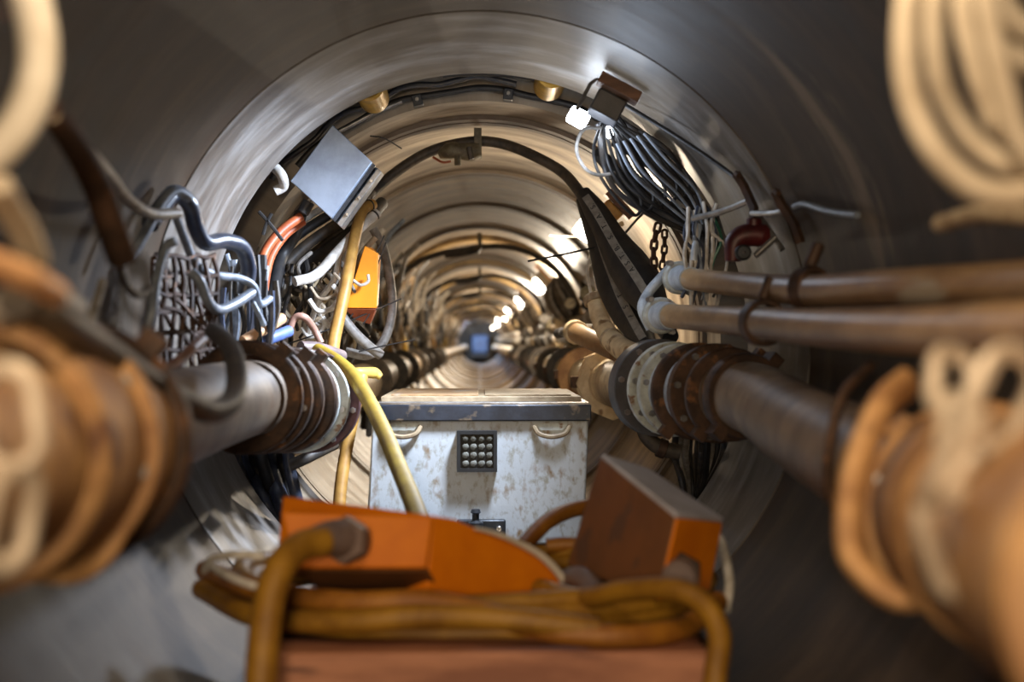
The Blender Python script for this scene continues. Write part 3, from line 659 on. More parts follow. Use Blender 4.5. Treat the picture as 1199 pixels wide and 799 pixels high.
H('blue_grey_cable', .011, 'bluegrey', [(206, 282, 3.2), (194, 290, 3.2), (184, 325, 3.15), (178, 365, 3.1), (170, 400, 3.1), (168, 432, 3.1)], 'blue grey cable dropping straight beside the rusty wire mesh', cat='cable')
H('blue_grey_cable', .008, 'bluegrey', [(296, 355, 4.0), (303, 368, 4.0), (309, 380, 4.05)], 'short blue grey cable end beside the peach hose', cat='cable')
H('tan_cable', .013, 'beige', [(60, 132, 1.9), (95, 170, 2.2), (128, 206, 2.6), (148, 232, 2.9), (176, 250, 3.2), (208, 250, 3.4)], 'tan cable reaching from the white hose to the dark blue hose', cat='cable')
H('brown_bracket', [.019, .022, .024], 'rust', [(55, 125, 1.9), (85, 165, 2.0), (112, 215, 2.1), (128, 260, 2.15), (143, 302, 2.2)], 'thick rust brown pipe hanger sloping down from the white hose', cat='hanger', seg=14)
H('drip_cable', .008, 'blackmud', [(136, 300, 2.3), (146, 330, 2.5), (160, 345, 2.6), (176, 338, 2.7)], 'small dark cable loop below the rust brown hanger', cat='cable')
H('grey_cable', .008, 'grey', [(120, 330, 2.6), (108, 370, 2.5), (100, 405, 2.5)], 'thin grey cable hanging on the wall below the rust brown hanger', cat='cable')

# rusty wire mesh panel
m0 = [P(182, 300, 3.5), P(250, 300, 3.75), P(256, 432, 3.75), P(180, 436, 3.45)]
def mp(u, v, j=0.0):
    a_ = m0[0].lerp(m0[1], u); b_ = m0[3].lerp(m0[2], u); p = a_.lerp(b_, v)
    return keep_in(p + Vector((random.uniform(-j, j), random.uniform(-j, j), random.uniform(-j, j))), .01)
bm = NB()
for i in range(8):
    add_tube(bm, spline([mp(i / 7, v / 6, .007) for v in range(7)], 3), .0065, 6)
for i in range(7):
    add_tube(bm, spline([mp(u / 6, i / 6, .007) for u in range(7)], 3), .0062, 6)
for i in range(5):
    add_tube(bm, spline([mp(u / 6, (u + i) / 10, .012) for u in range(7)], 3), .006, 6)
o = link_mesh('wire_mesh', bm, 'rust', m0[0]); tag(o, 'rusty wire mesh panel standing behind the blue grey cables', 'mesh panel')

# dark U hose in front of the mesh
H('black_hose', .020, 'blackmud', [(20, 350, 1.4), (68, 374, 1.5), (110, 402, 1.7), (160, 438, 1.9), (205, 465, 2.1), (245, 482, 2.3), (272, 468, 2.5), (277, 435, 2.7), (268, 405, 2.9), (250, 388, 3.1)],
  'dusty black hose slanting over the slurry pipe and turning up in a U', seg=16)
H('pink_grey_cable', .012, 'pinkhose', [(248, 388, 3.25), (230, 404, 3.1), (210, 422, 3.0), (188, 436, 2.9)], 'pinkish grey cable crossing the U of the dusty black hose', cat='cable')

# near hoses at the frame side by the ochre coupling
H('orange_hose', .013, 'peach', [(-40, 298, 1.2), (0, 312, 1.25), (35, 326, 1.3), (66, 344, 1.4)], 'orange hose lying above the ochre coupling, close to the viewer', seg=14)
for k, (dx, lab) in enumerate(((0, 'nearer to the wall'), (14, 'nearer to the orange hose'))):
    H('tan_cable', .010, 'tan', [(-12 + dx, 215, 1.35), (2 + dx, 240, 1.4), (20 + dx, 270, 1.45), (34 + dx, 305, 1.5)], 'tan cable hanging above the orange hose, ' + lab, cat='cable')
H('grey_hose', .018, 'grey', [(-10, 365, 1.5), (30, 352, 1.5), (60, 350, 1.6), (85, 362, 1.75)], 'grey hose bend resting on top of the ochre coupling', seg=14)

def coil(name, c, rx, rz, turns, r, m, label, ty=0.0, grow=.012, jit=.006, tilt=0, cat='hose coil', seg=12, skew=0, group=None, lim=None):
    pts = []; n = 20 * turns
    for i in range(n + 1):
        a_ = 2 * math.pi * i / 20; u = i / n
        gx = rx + grow * (i / 20) ; gz = rz + grow * (i / 20)
        x = math.cos(a_) * gx; z = math.sin(a_) * gz; y = ty * u + math.sin(a_ * 1.3) * jit
        xx = x * math.cos(tilt) - z * math.sin(tilt); zz = x * math.sin(tilt) + z * math.cos(tilt)
        pts.append(keep_in(Vector(c) + Vector((xx + skew * u, y, zz)), r))
    s = spline(pts, 3)
    o = link_mesh(name, add_tube(NB(), s, r, seg), m, Vector(c)); tag(o, label, cat, group); return o
H('coiled_hose', .0200, 'whitehose', [(-70, -110, 1.45), (-10, -75, 1.45), (26, -30, 1.45), (43, 30, 1.45), (44, 85, 1.45), (28, 135, 1.45), (-2, 175, 1.45), (-50, 205, 1.45), (-110, 205, 1.45)], 'thick white hose loop hanging above the orange hose', 'hose', seg=18)
H('coiled_hose', .0180, 'whitehose', [(-90, -70, 1.6), (-50, -20, 1.6), (-30, 40, 1.6), (-34, 95, 1.6), (-60, 135, 1.6)], 'inner turn of white hose inside the thick white loop', 'hose', seg=18)
# tan coil on the lamp side: four open turns
for k, pts in enumerate((
    [(1075, -60, 1.30), (1062, 20, 1.30), (1064, 100, 1.30), (1088, 165, 1.29), (1130, 212, 1.28), (1182, 229, 1.27), (1250, 212, 1.26)],
    [(1105, -60, 1.34), (1095, 20, 1.34), (1100, 90, 1.34), (1120, 140, 1.33), (1150, 176, 1.32), (1190, 196, 1.31), (1250, 205, 1.31)],
    [(1136, -60, 1.28), (1130, 10, 1.28), (1145, 78, 1.28), (1160, 122, 1.28), (1178, 152, 1.28), (1250, 190, 1.30)],
    [(1152, -60, 1.24), (1158, 10, 1.24), (1170, 70, 1.24), (1182, 122, 1.24), (1200, 172, 1.24), (1250, 240, 1.24)])):
    H('coiled_hose', .0122 if k == 0 else .0112, 'tan', pts, ['outermost turn of tan hose hanging over the brown pipes', 'second turn of tan hose, just inside the outermost', 'third turn of tan hose, close inside the second', 'innermost turn of tan hose, nearest the viewer'][k], seg=16)
H('coiled_hose', .012, 'tan', [(1160, -40, 1.32), (1180, 15, 1.32), (1230, 50, 1.32)], 'short tan hose crossing high behind the innermost turn', seg=14)
H('coiled_hose', .011, 'tan', [(1150, 55, 1.36), (1180, 62, 1.36), (1230, 85, 1.36)], 'tan hose crossing below the highest one, behind the turns', seg=14)
H('tan_cable', .012, 'beige', [(1100, 262, 1.9), (1150, 250, 1.8), (1220, 255, 1.7)], 'beige cable hidden in shade under the tan hose turns', cat='cable')

# ------------------------------------------------------------ cables under the near lamp
hub = P(716, 150, 4.65)
base = P(820, 262, 4.85)
specs = []
for k in range(14):
    u = k / 13; off = (u - .5) * 2
    r = random.uniform(.005, .010)
    a_ = (700 + 34 * u, 132 + 14 * abs(off), 4.62 + .1 * random.random())
    b_ = (715 + 68 * u + random.uniform(-5, 5), 205 - 30 * u + random.uniform(-6, 6), 4.6 + .15 * random.random())
    c_ = (752 + 60 * u + random.uniform(-5, 5), 246 - 26 * u + random.uniform(-6, 6), 4.65 + .15 * random.random())
    d_ = (805 + 30 * u + random.uniform(-6, 6), 262 + random.uniform(-12, 14), 4.8)
    H('bundle_cable', r, random.choice(['black', 'black', 'black', 'cable']), [a_, b_, c_, d_], 'black cable in the bundle sagging from the near lamp to the red valve', cat='cable', group='black cables sagging below the near lamp', seg=8)
for k in range(6):
    x = 700 + k * 14
    H('looped_cable', .0055, 'black', [(706 + k * 2, 140, 4.6), (x - 5, 178, 4.55), (x + 8, 215 - k * 4, 4.55), (x + 42, 252 - k * 5, 4.6), (x + 50, 232 - k * 6, 4.65), (x + 24, 185 - k * 3, 4.65), (722, 146, 4.65)], 'thin black cable loop hanging free of the lamp bundle', cat='cable', group='free loops below the near lamp', seg=8)
H('black_hose', .025, 'black', [(700, 178, 4.9), (722, 205, 4.95), (755, 236, 5.0), (795, 262, 5.0), (838, 292, 4.9)], 'thick black hose under the cable bundle of the near lamp', seg=14)
H('black_hose', .022, 'black', [(720, 165, 4.9), (760, 190, 4.95), (805, 225, 5.0), (835, 262, 4.95)], 'thick black hose behind the cable bundle, against the pipe mouth', seg=14)
H('white_cable', .006, 'grey', [(704, 150, 4.55), (683, 152, 4.52), (675, 175, 4.52), (684, 196, 4.52), (700, 205, 4.54), (720, 203, 4.56)], 'grey cable bent in a hook right below the near lamp glass', cat='cable')
H('hung_cable', .007, 'black', [(735, 122, 4.45), (780, 152, 4.3), (820, 178, 4.2), (858, 200, 4.1), (880, 212, 4.0)], 'single black cable along the wall from the near lamp to the red valve', cat='cable')
for k in range(5):
    H('silver_cable', .005, 'bluegrey', [(722 + 8 * k, 168 - 3 * k, 4.5), (742 + 10 * k, 205 - 4 * k, 4.5), (775 + 10 * k, 235 - 3 * k, 4.55), (808 + 5 * k, 262, 4.6)], 'thin blue grey cable among the black lamp bundle', cat='cable', group='thin blue grey cables in the lamp bundle', seg=7)

# red valve and fittings above brown pipes
vc = P(876, 288, 3.95)
t = Thing('gate_valve', vc, 'dark red valve body with a round cap above the upper brown pipe', 'valve')
t.part('valve_body', add_tube(NB(), spline([P(858, 306, 3.95), P(860, 285, 3.95), P(872, 276, 3.95), P(892, 276, 3.95), P(900, 285, 3.95)], 5), [.022, .028, .032, .034, .024], 16), 'red')
t.part('bonnet', cyl(NB(), P(882, 280, 3.95), P(883, 256, 3.95), .022, 16), 'red')
t.part('cap', add_lathe(NB(), P(870, 296, 3.86), (0, 1, 0), disc_prof(.004, .022, .03, .006), 20), 'darksteel')
t.part('stem', cyl(NB(), P(884, 300, 3.88), P(908, 278, 3.88), .009, 10), 'steel')
rod([(812, 256, 4.4), (845, 248, 4.2), (876, 236, 4.0)], .010, 'steel', 'dull steel bar reaching across to the red valve')
rod([(876, 236, 4.0), (895, 262, 3.95), (918, 292, 3.9)], .009, 'steel', 'steel bar sloping down behind the red valve')
rod([(880, 250, 3.9), (905, 250, 3.8), (930, 242, 3.7)], .008, 'steel', 'steel bar level with the top of the red valve')
H('grey_cable', .008, 'bluegrey', [(930, 242, 3.6), (950, 236, 3.5), (975, 247, 3.3), (1010, 250, 3.1)], 'grey cable trailing along the wall above the upper brown pipe', cat='cable')
for k, (x, y) in enumerate(((873, 210), (938, 222))):
    q0 = keep_in(P(x, y, 4.0 - .3 * k), .03)
    t = Thing('steel_bracket', q0, ['rusty wall bracket above the red valve, where the wall cable ends', 'rusty wall bracket standing clear above the upper brown pipe'][k], 'bracket')
    t.part('bracket_plate', add_tube(NB(), [keep_in(P(x - 4, y - 12, 4.0 - .3 * k), .014), keep_in(P(x + 3, y + 5, 4.0 - .3 * k), .014), keep_in(P(x + 10, y + 34, 3.95 - .3 * k), .014), keep_in(P(x + 8, y + 60, 3.95 - .3 * k), .014)], .013, 4), 'rust')
    t.part('tip', cyl(NB(), keep_in(P(x - 4, y - 12, 3.97 - .3 * k), .02), keep_in(P(x - 8, y - 4, 3.95 - .3 * k), .02), .008, 8), 'rust')
for k in range(12):
    x = 806 + random.uniform(-4, 34); y = 236 + random.uniform(0, 24)
    H('control_cable', random.uniform(.004, .007), random.choice(['bluegrey', 'palegrey', 'greenish', 'darkblue', 'cable']), [(x, y, 4.5), (x + random.uniform(-8, 12), y + 30, 4.45), (x + random.uniform(-10, 16), y + 58, 4.45), (x + random.uniform(-10, 14), 355 + random.uniform(-10, 20), 4.45)], 'thin control cable dropping behind the two brown pipes', cat='cable', group='control cables behind the brown pipes', seg=7)
H('grey_cable', .012, 'bluewhite', [(812, 305, 4.45), (814, 285, 4.45), (818, 265, 4.5)], 'short blue white stub pipe rising from the upper socket', cat='pipe')
H('bluewhite_hose', .017, 'bluewhite', [(784, 315, 4.75), (770, 330, 4.7), (758, 345, 4.7), (752, 362, 4.65), (762, 385, 4.65)], 'blue white hose bend wrapping the ends of the two brown pipes', seg=14)
o = link_mesh('chain', chain_bm([P(771, 262, 5.3), P(766, 285, 5.3), P(766, 310, 5.3), P(772, 332, 5.3)], .04, .006), 'rust', P(771, 262, 5.3)); tag(o, 'small rusty chain hanging above the blue white sockets', 'chain')
o = link_mesh('chain', chain_bm([P(778, 270, 5.35), P(778, 290, 5.35), P(775, 315, 5.35)], .035, .005), 'rust', P(778, 270, 5.35)); tag(o, 'second small rusty chain, shorter and just behind the first above the sockets', 'chain')

# ------------------------------------------------------------ dark hoses in the recess bottom, both sides
for k in range(9):
    u = k / 8
    H('recess_hose', random.uniform(.016, .03), random.choice(['black', 'darkblue', 'cable', 'black']), [(268 + 70 * u, 490 + 20 * u, 4.9 + .2 * random.random()), (276 + 62 * u, 540, 4.9 + .25 * random.random()), (296 + 52 * u, 585, 4.9 + .25 * random.random()), (318 + 46 * u, 640, 4.95 + .2 * random.random())], 'dark hose hanging in the recess below the white clamp rings', group='dark hoses in the recess below the white clamp rings', seg=10)
for k in range(10):
    u = k / 9
    H('recess_cable', random.uniform(.006, .014), random.choice(['black', 'cable', 'cable', 'grey']), [(795 + 50 * u, 490 + 8 * u, 4.85 + .3 * random.random()), (790 + 56 * u, 530, 4.85 + .3 * random.random()), (800 + 34 * u, 570, 4.9 + .3 * random.random()), (812 + 22 * u, 615, 4.95 + .2 * random.random())], 'dark cable drooping in the recess below the black flange', cat='cable', group='dark cables in the recess below the black flange', seg=8)
H('drain_elbow', .027, 'blackmud', [(752, 492, 4.9), (757, 510, 4.9), (772, 524, 4.9), (796, 530, 4.9)], 'dark elbow pipe under the black flange', cat='pipe', bands=[(.75, .03, 1.25, 'rust')], seg=16)
H('drain_elbow', .020, 'blackmud', [(340, 545, 4.8), (356, 538, 4.8), (376, 528, 4.85), (392, 520, 4.9)], 'dark elbow pipe under the dark red flange', cat='pipe', seg=14)

for k, (a_, b_, r, m, lab) in enumerate((((322, 352), (425, 262), .026, 'black', 'thick black conduit rising behind the galvanised box, lowest of the set'), ((316, 330), (412, 250), .022, 'blackmud', 'dusty dark conduit rising behind the galvanised box, above the lowest'),
        ((312, 312), (398, 243), .020, 'black', 'black conduit rising behind the galvanised box, third from below'), ((318, 296), (385, 238), .014, 'palegrey', 'thin pale conduit rising behind the galvanised box'))):
    H('conduit', r, m, [(a_[0], a_[1], 5.35), ((a_[0] + b_[0]) / 2 - 6, (a_[1] + b_[1]) / 2 - 2, 5.45), (b_[0], b_[1], 5.6), (b_[0] + 22, b_[1] - 24, 5.8)], lab, cat='conduit', seg=12)
# filler tangle behind the ochre hose
cols = ['beige', 'beige', 'palegrey', 'grey', 'cable', 'blackmud', 'cream', 'black']
for k in range(58):
    x = random.uniform(326, 404); y = random.uniform(285, 350); d = random.uniform(5.3, 5.9)
    dx = random.uniform(-22, 22); L_ = random.uniform(40, 95)
    H('tangle_cable', random.choice([.006, .008, .011, .013]), random.choice(cols), [(x, y, d), (x + dx * .5 + random.uniform(-8, 8), y + L_ * .35, d - .05), (x + dx + random.uniform(-8, 8), y + L_ * .7, d), (x + dx * .6, min(y + L_, 432), d + .05)],
      'cable in the dense tangle behind the ochre hose', cat='cable', group='cables tangled behind the ochre hose', seg=7)
for k in range(12):
    x = random.uniform(326, 368); y = random.uniform(305, 400); d = random.uniform(5.2, 5.5); w = random.uniform(14, 30)
    H('tangle_loop', random.choice([.006, .008, .010]), random.choice(['beige', 'palegrey', 'grey', 'cream']), [(x, y, d), (x + w * .4, y + w * .5, d), (x + w, y + w * .35, d), (x + w * 1.3, y - w * .2, d), (x + w, y - w * .6, d)],
      'small open cable loop on the tangle behind the ochre hose', cat='cable', group='small cable loops behind the ochre hose', seg=7)
for k in range(18):
    x = random.uniform(258, 322); y = random.uniform(285, 350); d = random.uniform(4.3, 4.7)
    H('hanging_cable', random.choice([.005, .008, .011, .014]), random.choice(['cable', 'darkblue', 'black', 'black', 'bluegrey', 'blackmud']), [(x, y, d), (x + random.uniform(-8, 8), y + 35, d), (x + random.uniform(-9, 9), y + 75, d), (x + random.uniform(-5, 5), min(y + 110, 415), d)],
      'dark cable hanging between the wire mesh and the red orange hoses', cat='cable', group='dark cables between mesh and red orange hoses', seg=7)
for k, pts in enumerate(([(404, 362), (424, 330), (450, 276)], [(410, 372), (430, 340), (452, 284)], [(330, 405), (380, 388), (470, 350)], [(402, 365), (412, 357), (422, 352)], [(425, 380), (434, 365), (438, 350)], [(420, 412), (450, 405), (486, 398)])):
    H('tie_wire', .0026, 'black', [(x, y, 5.3) for x, y in pts], ['tie wire crossing the orange terminal box, upper one', 'tie wire crossing the orange terminal box, lower one', 'long tie wire slanting under the orange terminal box', 'short tie wire end at the corner of the terminal box', 'short upright tie wire end below the terminal box', 'tie wire sticking out beyond the long grey hose'][k], cat='wire', seg=6, n=3)
for k, pts in enumerate(([(303, 248), (316, 262), (331, 282)], [(318, 250), (312, 262), (308, 275)])):
    H('tie_wire', .006, 'black', [(x, y, 4.85) for x, y in pts], ['black cable tie end beside the lower corner of the galvanised box', 'short black cable tie crossing the other tie'][k], cat='cable tie', seg=6, n=3)
H('cable_bend', .018, 'palegrey', [(322, 196, 4.95), (330, 206, 4.95), (332, 218, 5.0), (322, 224, 5.0)], 'small shiny hose bend at the corner of the galvanised box')

# ------------------------------------------------------------ repeating fittings down the tunnel
HY = [11.3, 16.4, 21.8, 27.2, 32.6, 38, 43.4, 48.8, 54]
for k, y in enumerate(HY):
    pts = [polar(y, a_, rr * .968) for a_, rr in ((-78, .80), (-60, .84), (-42, .84), (-25, .80), (-12, .77), (0, .78), (14, .81), (30, .84), (48, .86), (64, .85), (80, .83))]
    t = Thing('overhead_hose', pts[0], {0: 'black hose hooped round the crown at the first bracket past the valve', 1: 'black hose hooped round the crown at the second bracket past the valve'}.get(k, 'black hose hooped round the crown far down the tunnel'), 'hose', 'hooped hoses far down the tunnel' if k > 1 else None)
    t.part('sleeve', add_tube(NB(), spline(pts, 5), .024, 10), 'blackmud')
    t.part('strap', box(NB(), (-.02, y - .02, .74), (.015, y + .02, .87)), 'olive', .002)
    t.part('valve_body', add_tube(NB(), [polar(y - .05, -22, .74), polar(y - .06, -12, .71), polar(y - .05, -2, .725), polar(y - .03, 0, .76)], .024, 10), 'blackmud')
SY = [7.6, 9.6, 11.6, 13.6, 16.4, 19.2, 22.5, 26, 30, 35, 41]
for k, y in enumerate(SY):
    g = 'past the orange terminal box' if k == 0 else 'deeper in the tunnel'
    n = 12 if k < 5 else 4
    # long pale tray-like conduit sloping along the wall
    for q_ in range(3 if k < 6 else 0):
        y2 = y + .25 * q_; b0 = -72 + 9 * q_
        H('pale_hose', random.choice([.010, .014, .02]), random.choice(['palegrey', 'whitehose', 'bluegrey', 'palegrey']), [polar(y2, b0 + 22, .82), polar(y2 - .1, b0 + 12, .78), polar(y2 - .3, b0, .68), polar(y2 - .1, b0 - 10, .68), polar(y2 + .2, b0 - 6, .78), polar(y2 + .2, b0 + 8, .83)],
          'pale hose looping off the wall opposite the lamps', raw=True, group='pale looping hoses opposite the lamps', seg=8, n=5)
    H('sloping_conduit', .03, random.choice(['beige', 'blackmud', 'palegrey']), [polar(y - .5, -66, .80), polar(y + .1, -58, .80), polar(y + .7, -47, .80)], 'dusty conduit sloping up the wall opposite the lamps', cat='conduit', raw=True, group='sloping conduits opposite the lamps', seg=8)
    H('pale_hose', .018, 'palegrey', [polar(y + .1, -78, .74), polar(y + .15, -66, .69), polar(y + .3, -55, .70), polar(y + .5, -47, .76)], 'pale hose bowed out from the wall opposite the lamps', raw=True, group='pale bowed hoses opposite the lamps', seg=8)
    for j in range(n):
        a_ = random.uniform(-84, -60); rr = random.uniform(.66, .82); dr = random.uniform(22, 48)
        H('hung_cable', random.choice([.009, .013, .02]), random.choice(['palegrey', 'beige', 'blackmud', 'cream', 'grey', 'black', 'bluegrey']), [polar(y + random.uniform(-.3, .3), a_, rr), polar(y, a_ - dr * .3, rr - .06), polar(y + .1, a_ - dr * .7, rr - .02), polar(y + .3, a_ - dr, .8)],
          'hanging cable in the wall tangle opposite the lamps', cat='cable', raw=True, group='hanging cables opposite the lamps', seg=7, n=5)
    if k < 8:
        H('hanging_hose', .024, ['yellow', 'ochre', 'yellowtag', 'yellow'][k % 4], [polar(y + .3, -84, .66), polar(y + .3, -94, .63), polar(y + .35, -106, .66), polar(y + .4, -114, .72)], 'yellow hose hanging past the beige pipe opposite the lamps', raw=True, group='yellow hoses over the beige pipe', seg=9)
        H('hanging_hose', .022, 'blackmud', [polar(y + .5, -86, .68), polar(y + .5, -100, .62), polar(y + .55, -112, .66), polar(y + .5, -122, .76)], 'dark hose drooping below the beige pipe', raw=True, group='dark hoses below the beige pipe', seg=9)
    # lamp side fittings
    for j in range(6 if k < 6 else 3):
        c = polar(y + random.uniform(-.4, .6), random.uniform(66, 96), random.uniform(.66, .80)); s_ = random.uniform(.03, .055)
        t = Thing('pipe_fitting', c, 'small pipe fitting among the service pipes beside the lamps', 'fitting', 'pipe fittings beside the lamps')
        ax = Vector((random.uniform(-.6, .6), 1, random.uniform(-.5, .5)))
        t.part('fitting_body', add_lathe(NB(), c, ax, disc_prof(.004, s_, s_ * 1.6, .008), 14), random.choice(['cream', 'blackmud', 'olive', 'palegrey', 'black', 'rust']))
        t.part('fitting_nut', add_lathe(NB(), c, ax, disc_prof(.004, s_ * 1.25, s_ * .5, .004), 6), random.choice(['blackmud', 'beige', 'darksteel', 'black']))
    for j in range(5 if k < 6 else 2):
        a_ = random.uniform(58, 72)
        H('hung_cable', random.choice([.008, .012, .018]), random.choice(['black', 'blackmud', 'black', 'beige']), [polar(y + random.uniform(-.3, .3), a_, .82), polar(y, a_ + 12, .76), polar(y + .1, a_ + 26, .74), polar(y + .3, a_ + 38, .8)],
          'dark cable hanging from the lamp side wall', cat='cable', raw=True, group='dark cables on the lamp side wall', seg=7, n=5)
# hanging coils below the third and fourth lamps
for k, (y, cnt) in enumerate(((11.2, 8), (17.6, 6), (23, 5))):
    for j in range(cnt):
        o_ = j / cnt
        H('coil_turn', .014, ['foil', 'foil', 'palegrey', 'blackmud'][j % 4], [polar(y, 49, .78), polar(y - .05, 52 + 3 * o_, .66 + .12 * o_), polar(y, 62, .60 + .2 * o_), polar(y + .05, 74, .66 + .13 * o_), polar(y + .1, 66, .72 + .1 * o_), polar(y + .1, 50, .80)],
          ['silvery cable turn in the coil hanging below the third lamp', 'cable turn in the coil hanging below the fourth lamp', 'cable turn in the coil hanging below a distant lamp'][k], cat='cable', raw=True, group=['silvery coil below the third lamp', 'coil below the fourth lamp', 'coil below a distant lamp'][k], seg=8)
# service locomotive far away
t = Thing('tunnel_train', (0, 59, -.6), 'blue machine blocking the far end of the tunnel', 'machine')
t.part('cab', box(NB(), (-.34, 59, -.45), (.34, 61, .32)), 'bluefar', .08)
t.part('buffer', box(NB(), (-.36, 58.9, -.62), (.36, 61, -.46)), 'darksteel', .01)
# yellow brown bands, added for the bright rings that lamp pools make further in
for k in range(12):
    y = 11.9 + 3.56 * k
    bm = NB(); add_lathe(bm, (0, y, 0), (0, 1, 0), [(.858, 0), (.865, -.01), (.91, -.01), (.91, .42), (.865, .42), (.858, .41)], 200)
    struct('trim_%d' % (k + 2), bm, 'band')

# ------------------------------------------------------------ white equipment case on its trolley
d = 4.85
def X(px, dd=d): return P(px, 400, dd).x
def Z(py, dd=d): return P(562, py, dd).z
t = Thing('equipment_case', (0, d, -.69), 'white chipped equipment case with a dark lid and square lamp panel', 'equipment case')
t.part('case_body', hexa(NB(), [Vector((X(436), d, Z(492))), Vector((X(689), d, Z(492))), Vector((X(684), d, -.69)), Vector((X(428), d, -.69))], [Vector((X(436), 5.85, Z(492))), Vector((X(689), 5.85, Z(492))), Vector((X(684), 5.85, -.69)), Vector((X(428), 5.85, -.69))]), 'case', .008)
t.part('lid', box(NB(), (X(438), d - .015, Z(493)), (X(692), 5.87, Z(474))), 'lid', .004)
t.part('lid_edge', box(NB(), (X(440), d - .01, Z(474)), (X(690), 5.86, Z(471.5))), 'steel', .001)
t.part('top_board', box(NB(), (X(444), 4.93, Z(472)), (X(683), 5.75, Z(472) + .018)), 'plate', .002)
t.part('board_strip', box(NB(), (X(455), 5.0, Z(472) + .018), (X(560), 5.65, Z(472) + .024)), 'pipebrown', .001)
t.part('board_strip', box(NB(), (X(568), 5.0, Z(472) + .018), (X(672), 5.65, Z(472) + .023)), 'plate', .001)
pf = t.part('lamp_panel', box(NB(), (X(535), d - .022, Z(552)), (X(582), d + .01, Z(504))), 'ink', .003)
bm = NB(); x0, x1, z0, z1 = X(535), X(582), Z(552), Z(504); w = .012
for b_ in (((x0, d - .034, z0), (x1, d - .02, z0 + w)), ((x0, d - .034, z1 - w), (x1, d - .02, z1)), ((x0, d - .034, z0 + w), (x0 + w, d - .02, z1 - w)), ((x1 - w, d - .034, z0 + w), (x1, d - .02, z1 - w))): box(bm, *b_)
t.part('bezel', bm, 'ink', under=pf)
for i in range(4):
    for j in range(4):
        cx = X(545 + i * 9.4); cz = Z(513 + j * 9.8)
        bm = NB(); add_lathe(bm, (cx, d - .022, cz), (0, -1, 0), [(.0125, 0), (.0118, .004), (.008, .009), (.0001, .011)], 16, close=False)
        t.part('led_lens', bm, 'lens', under=pf)
for px in (472, 646):
    h = NB()
    add_tube(h, spline([Vector((X(px - 21), d - .003, Z(499))), Vector((X(px - 15), d - .014, Z(508))), Vector((X(px), d - .018, Z(511.5))), Vector((X(px + 15), d - .014, Z(508))), Vector((X(px + 21), d - .003, Z(499)))], 6), .0085, 8)
    hd = t.part('handle', h, 'plate')
    t.part('handle_cup', hexa(NB(), [Vector((X(px - 19), d - .006, Z(496))), Vector((X(px + 19), d - .006, Z(496))), Vector((X(px + 13), d - .006, Z(504))), Vector((X(px - 13), d - .006, Z(504)))], [Vector((X(px - 19), d + .01, Z(496))), Vector((X(px + 19), d + .01, Z(496))), Vector((X(px + 13), d + .01, Z(504))), Vector((X(px - 13), d + .01, Z(504)))]), 'whitesteel', under=hd)
ht = t.part('drawbar_plate', box(NB(), (X(535), d - .03, Z(627)), (X(592), d + .01, Z(608))), 'darksteel', .006)
t.part('drawbar_pin', add_lathe(NB(), (X(557), d - .05, Z(610)), (0, 0, 1), [(.001, -.03), (.026, -.03), (.026, .0), (.012, .008), (.012, .03), (.018, .034), (.014, .045), (.001, .045)], 16), 'darksteel', under=ht)
t.part('bolt', cyl(NB(), (X(584), d - .045, Z(618)), (X(584), d - .03, Z(618)), .010, 12), 'chrome', under=ht)
t.part('chassis', box(NB(), (-.30, 4.9, -.76), (.28, 5.8, -.69)), 'darksteel', .006)
for x in (-.24, .24):
    for y in (5.05, 5.65):
        t.part('wheel', add_lathe(NB(), (x, y, -.775), (1, 0, 0), disc_prof(.01, .062, .04, .006), 24), 'darksteel')

# ------------------------------------------------------------ cart in front with the coil and orange boxes
zt = P(562, 757, 2.45).z
xa, xb = P(322, 757, 2.45).x, P(826, 757, 2.45).x
t = Thing('material_cart', ((xa + xb) / 2, 3.0, -.8), 'low cart with a red brown timber front beam, under the hose coil', 'cart')
t.part('front_beam', box(NB(), (xa, 2.40, zt - .20), (xb, 2.52, zt)), 'beam', .006)
t.part('deck', box(NB(), (xa - .02, 2.52, zt - .06), (xb + .02, 3.75, zt - .012)), 'rust', .004)
for s_ in (-1, 1):
    xm = xa - .02 if s_ < 0 else xb - .03
    t.part('side_rail', box(NB(), (xm, 2.52, zt - .12), (xm + .05, 3.75, zt - .062)), 'darksteel', .004)
for x in (-.22, .22):
    for y in (2.75, 3.5):
        t.part('wheel', add_lathe(NB(), (x, y, -.775), (1, 0, 0), disc_prof(.01, .085, .045, .006), 24), 'darksteel')

# the mustard hose coil, several turns, and its loose loops
pts = []; turns = 5; n = 24
for i in range(turns * n + 1):
    a_ = 2 * math.pi * i / n; k = i / n
    rx = .49 - .012 * (k % 3) + .01 * math.sin(k * 2.1); ry = .42 - .014 * (k % 3)
    z = zt + .004 + .011 * k + .006 * math.sin(a_ * 2 + k * 3) - .025 * max(0, -math.sin(a_))
    # the side away from the beam runs lower behind the boxes
    pts.append(Vector((math.cos(a_) * rx - .02, 2.96 - math.sin(a_) * ry, z)))
o = link_mesh('coiled_hose', add_tube(NB(), spline([keep_in(p, .02) for p in pts], 2), .0195, 14), 'hosemustard', (0, 2.96, zt)); tag(o, 'flat coil of mustard brown hose lying on the low cart', 'hose coil')
H('mustard_hose', .0205, 'orangehose', [(240, 668, 2.85), (300, 690, 2.6), (400, 705, 2.5), (500, 705, 2.48), (580, 722, 2.45), (660, 742, 2.42), (740, 745, 2.42), (800, 735, 2.5), (840, 705, 2.7)], 'orange brown hose sagging across the front of the coil', seg=14)
H('mustard_hose', .0205, 'hosemustard', [(236, 690, 2.8), (300, 722, 2.55), (400, 728, 2.46), (500, 722, 2.44), (600, 726, 2.42), (700, 738, 2.42)], 'mustard hose lying lowest on the timber beam of the cart', seg=14)
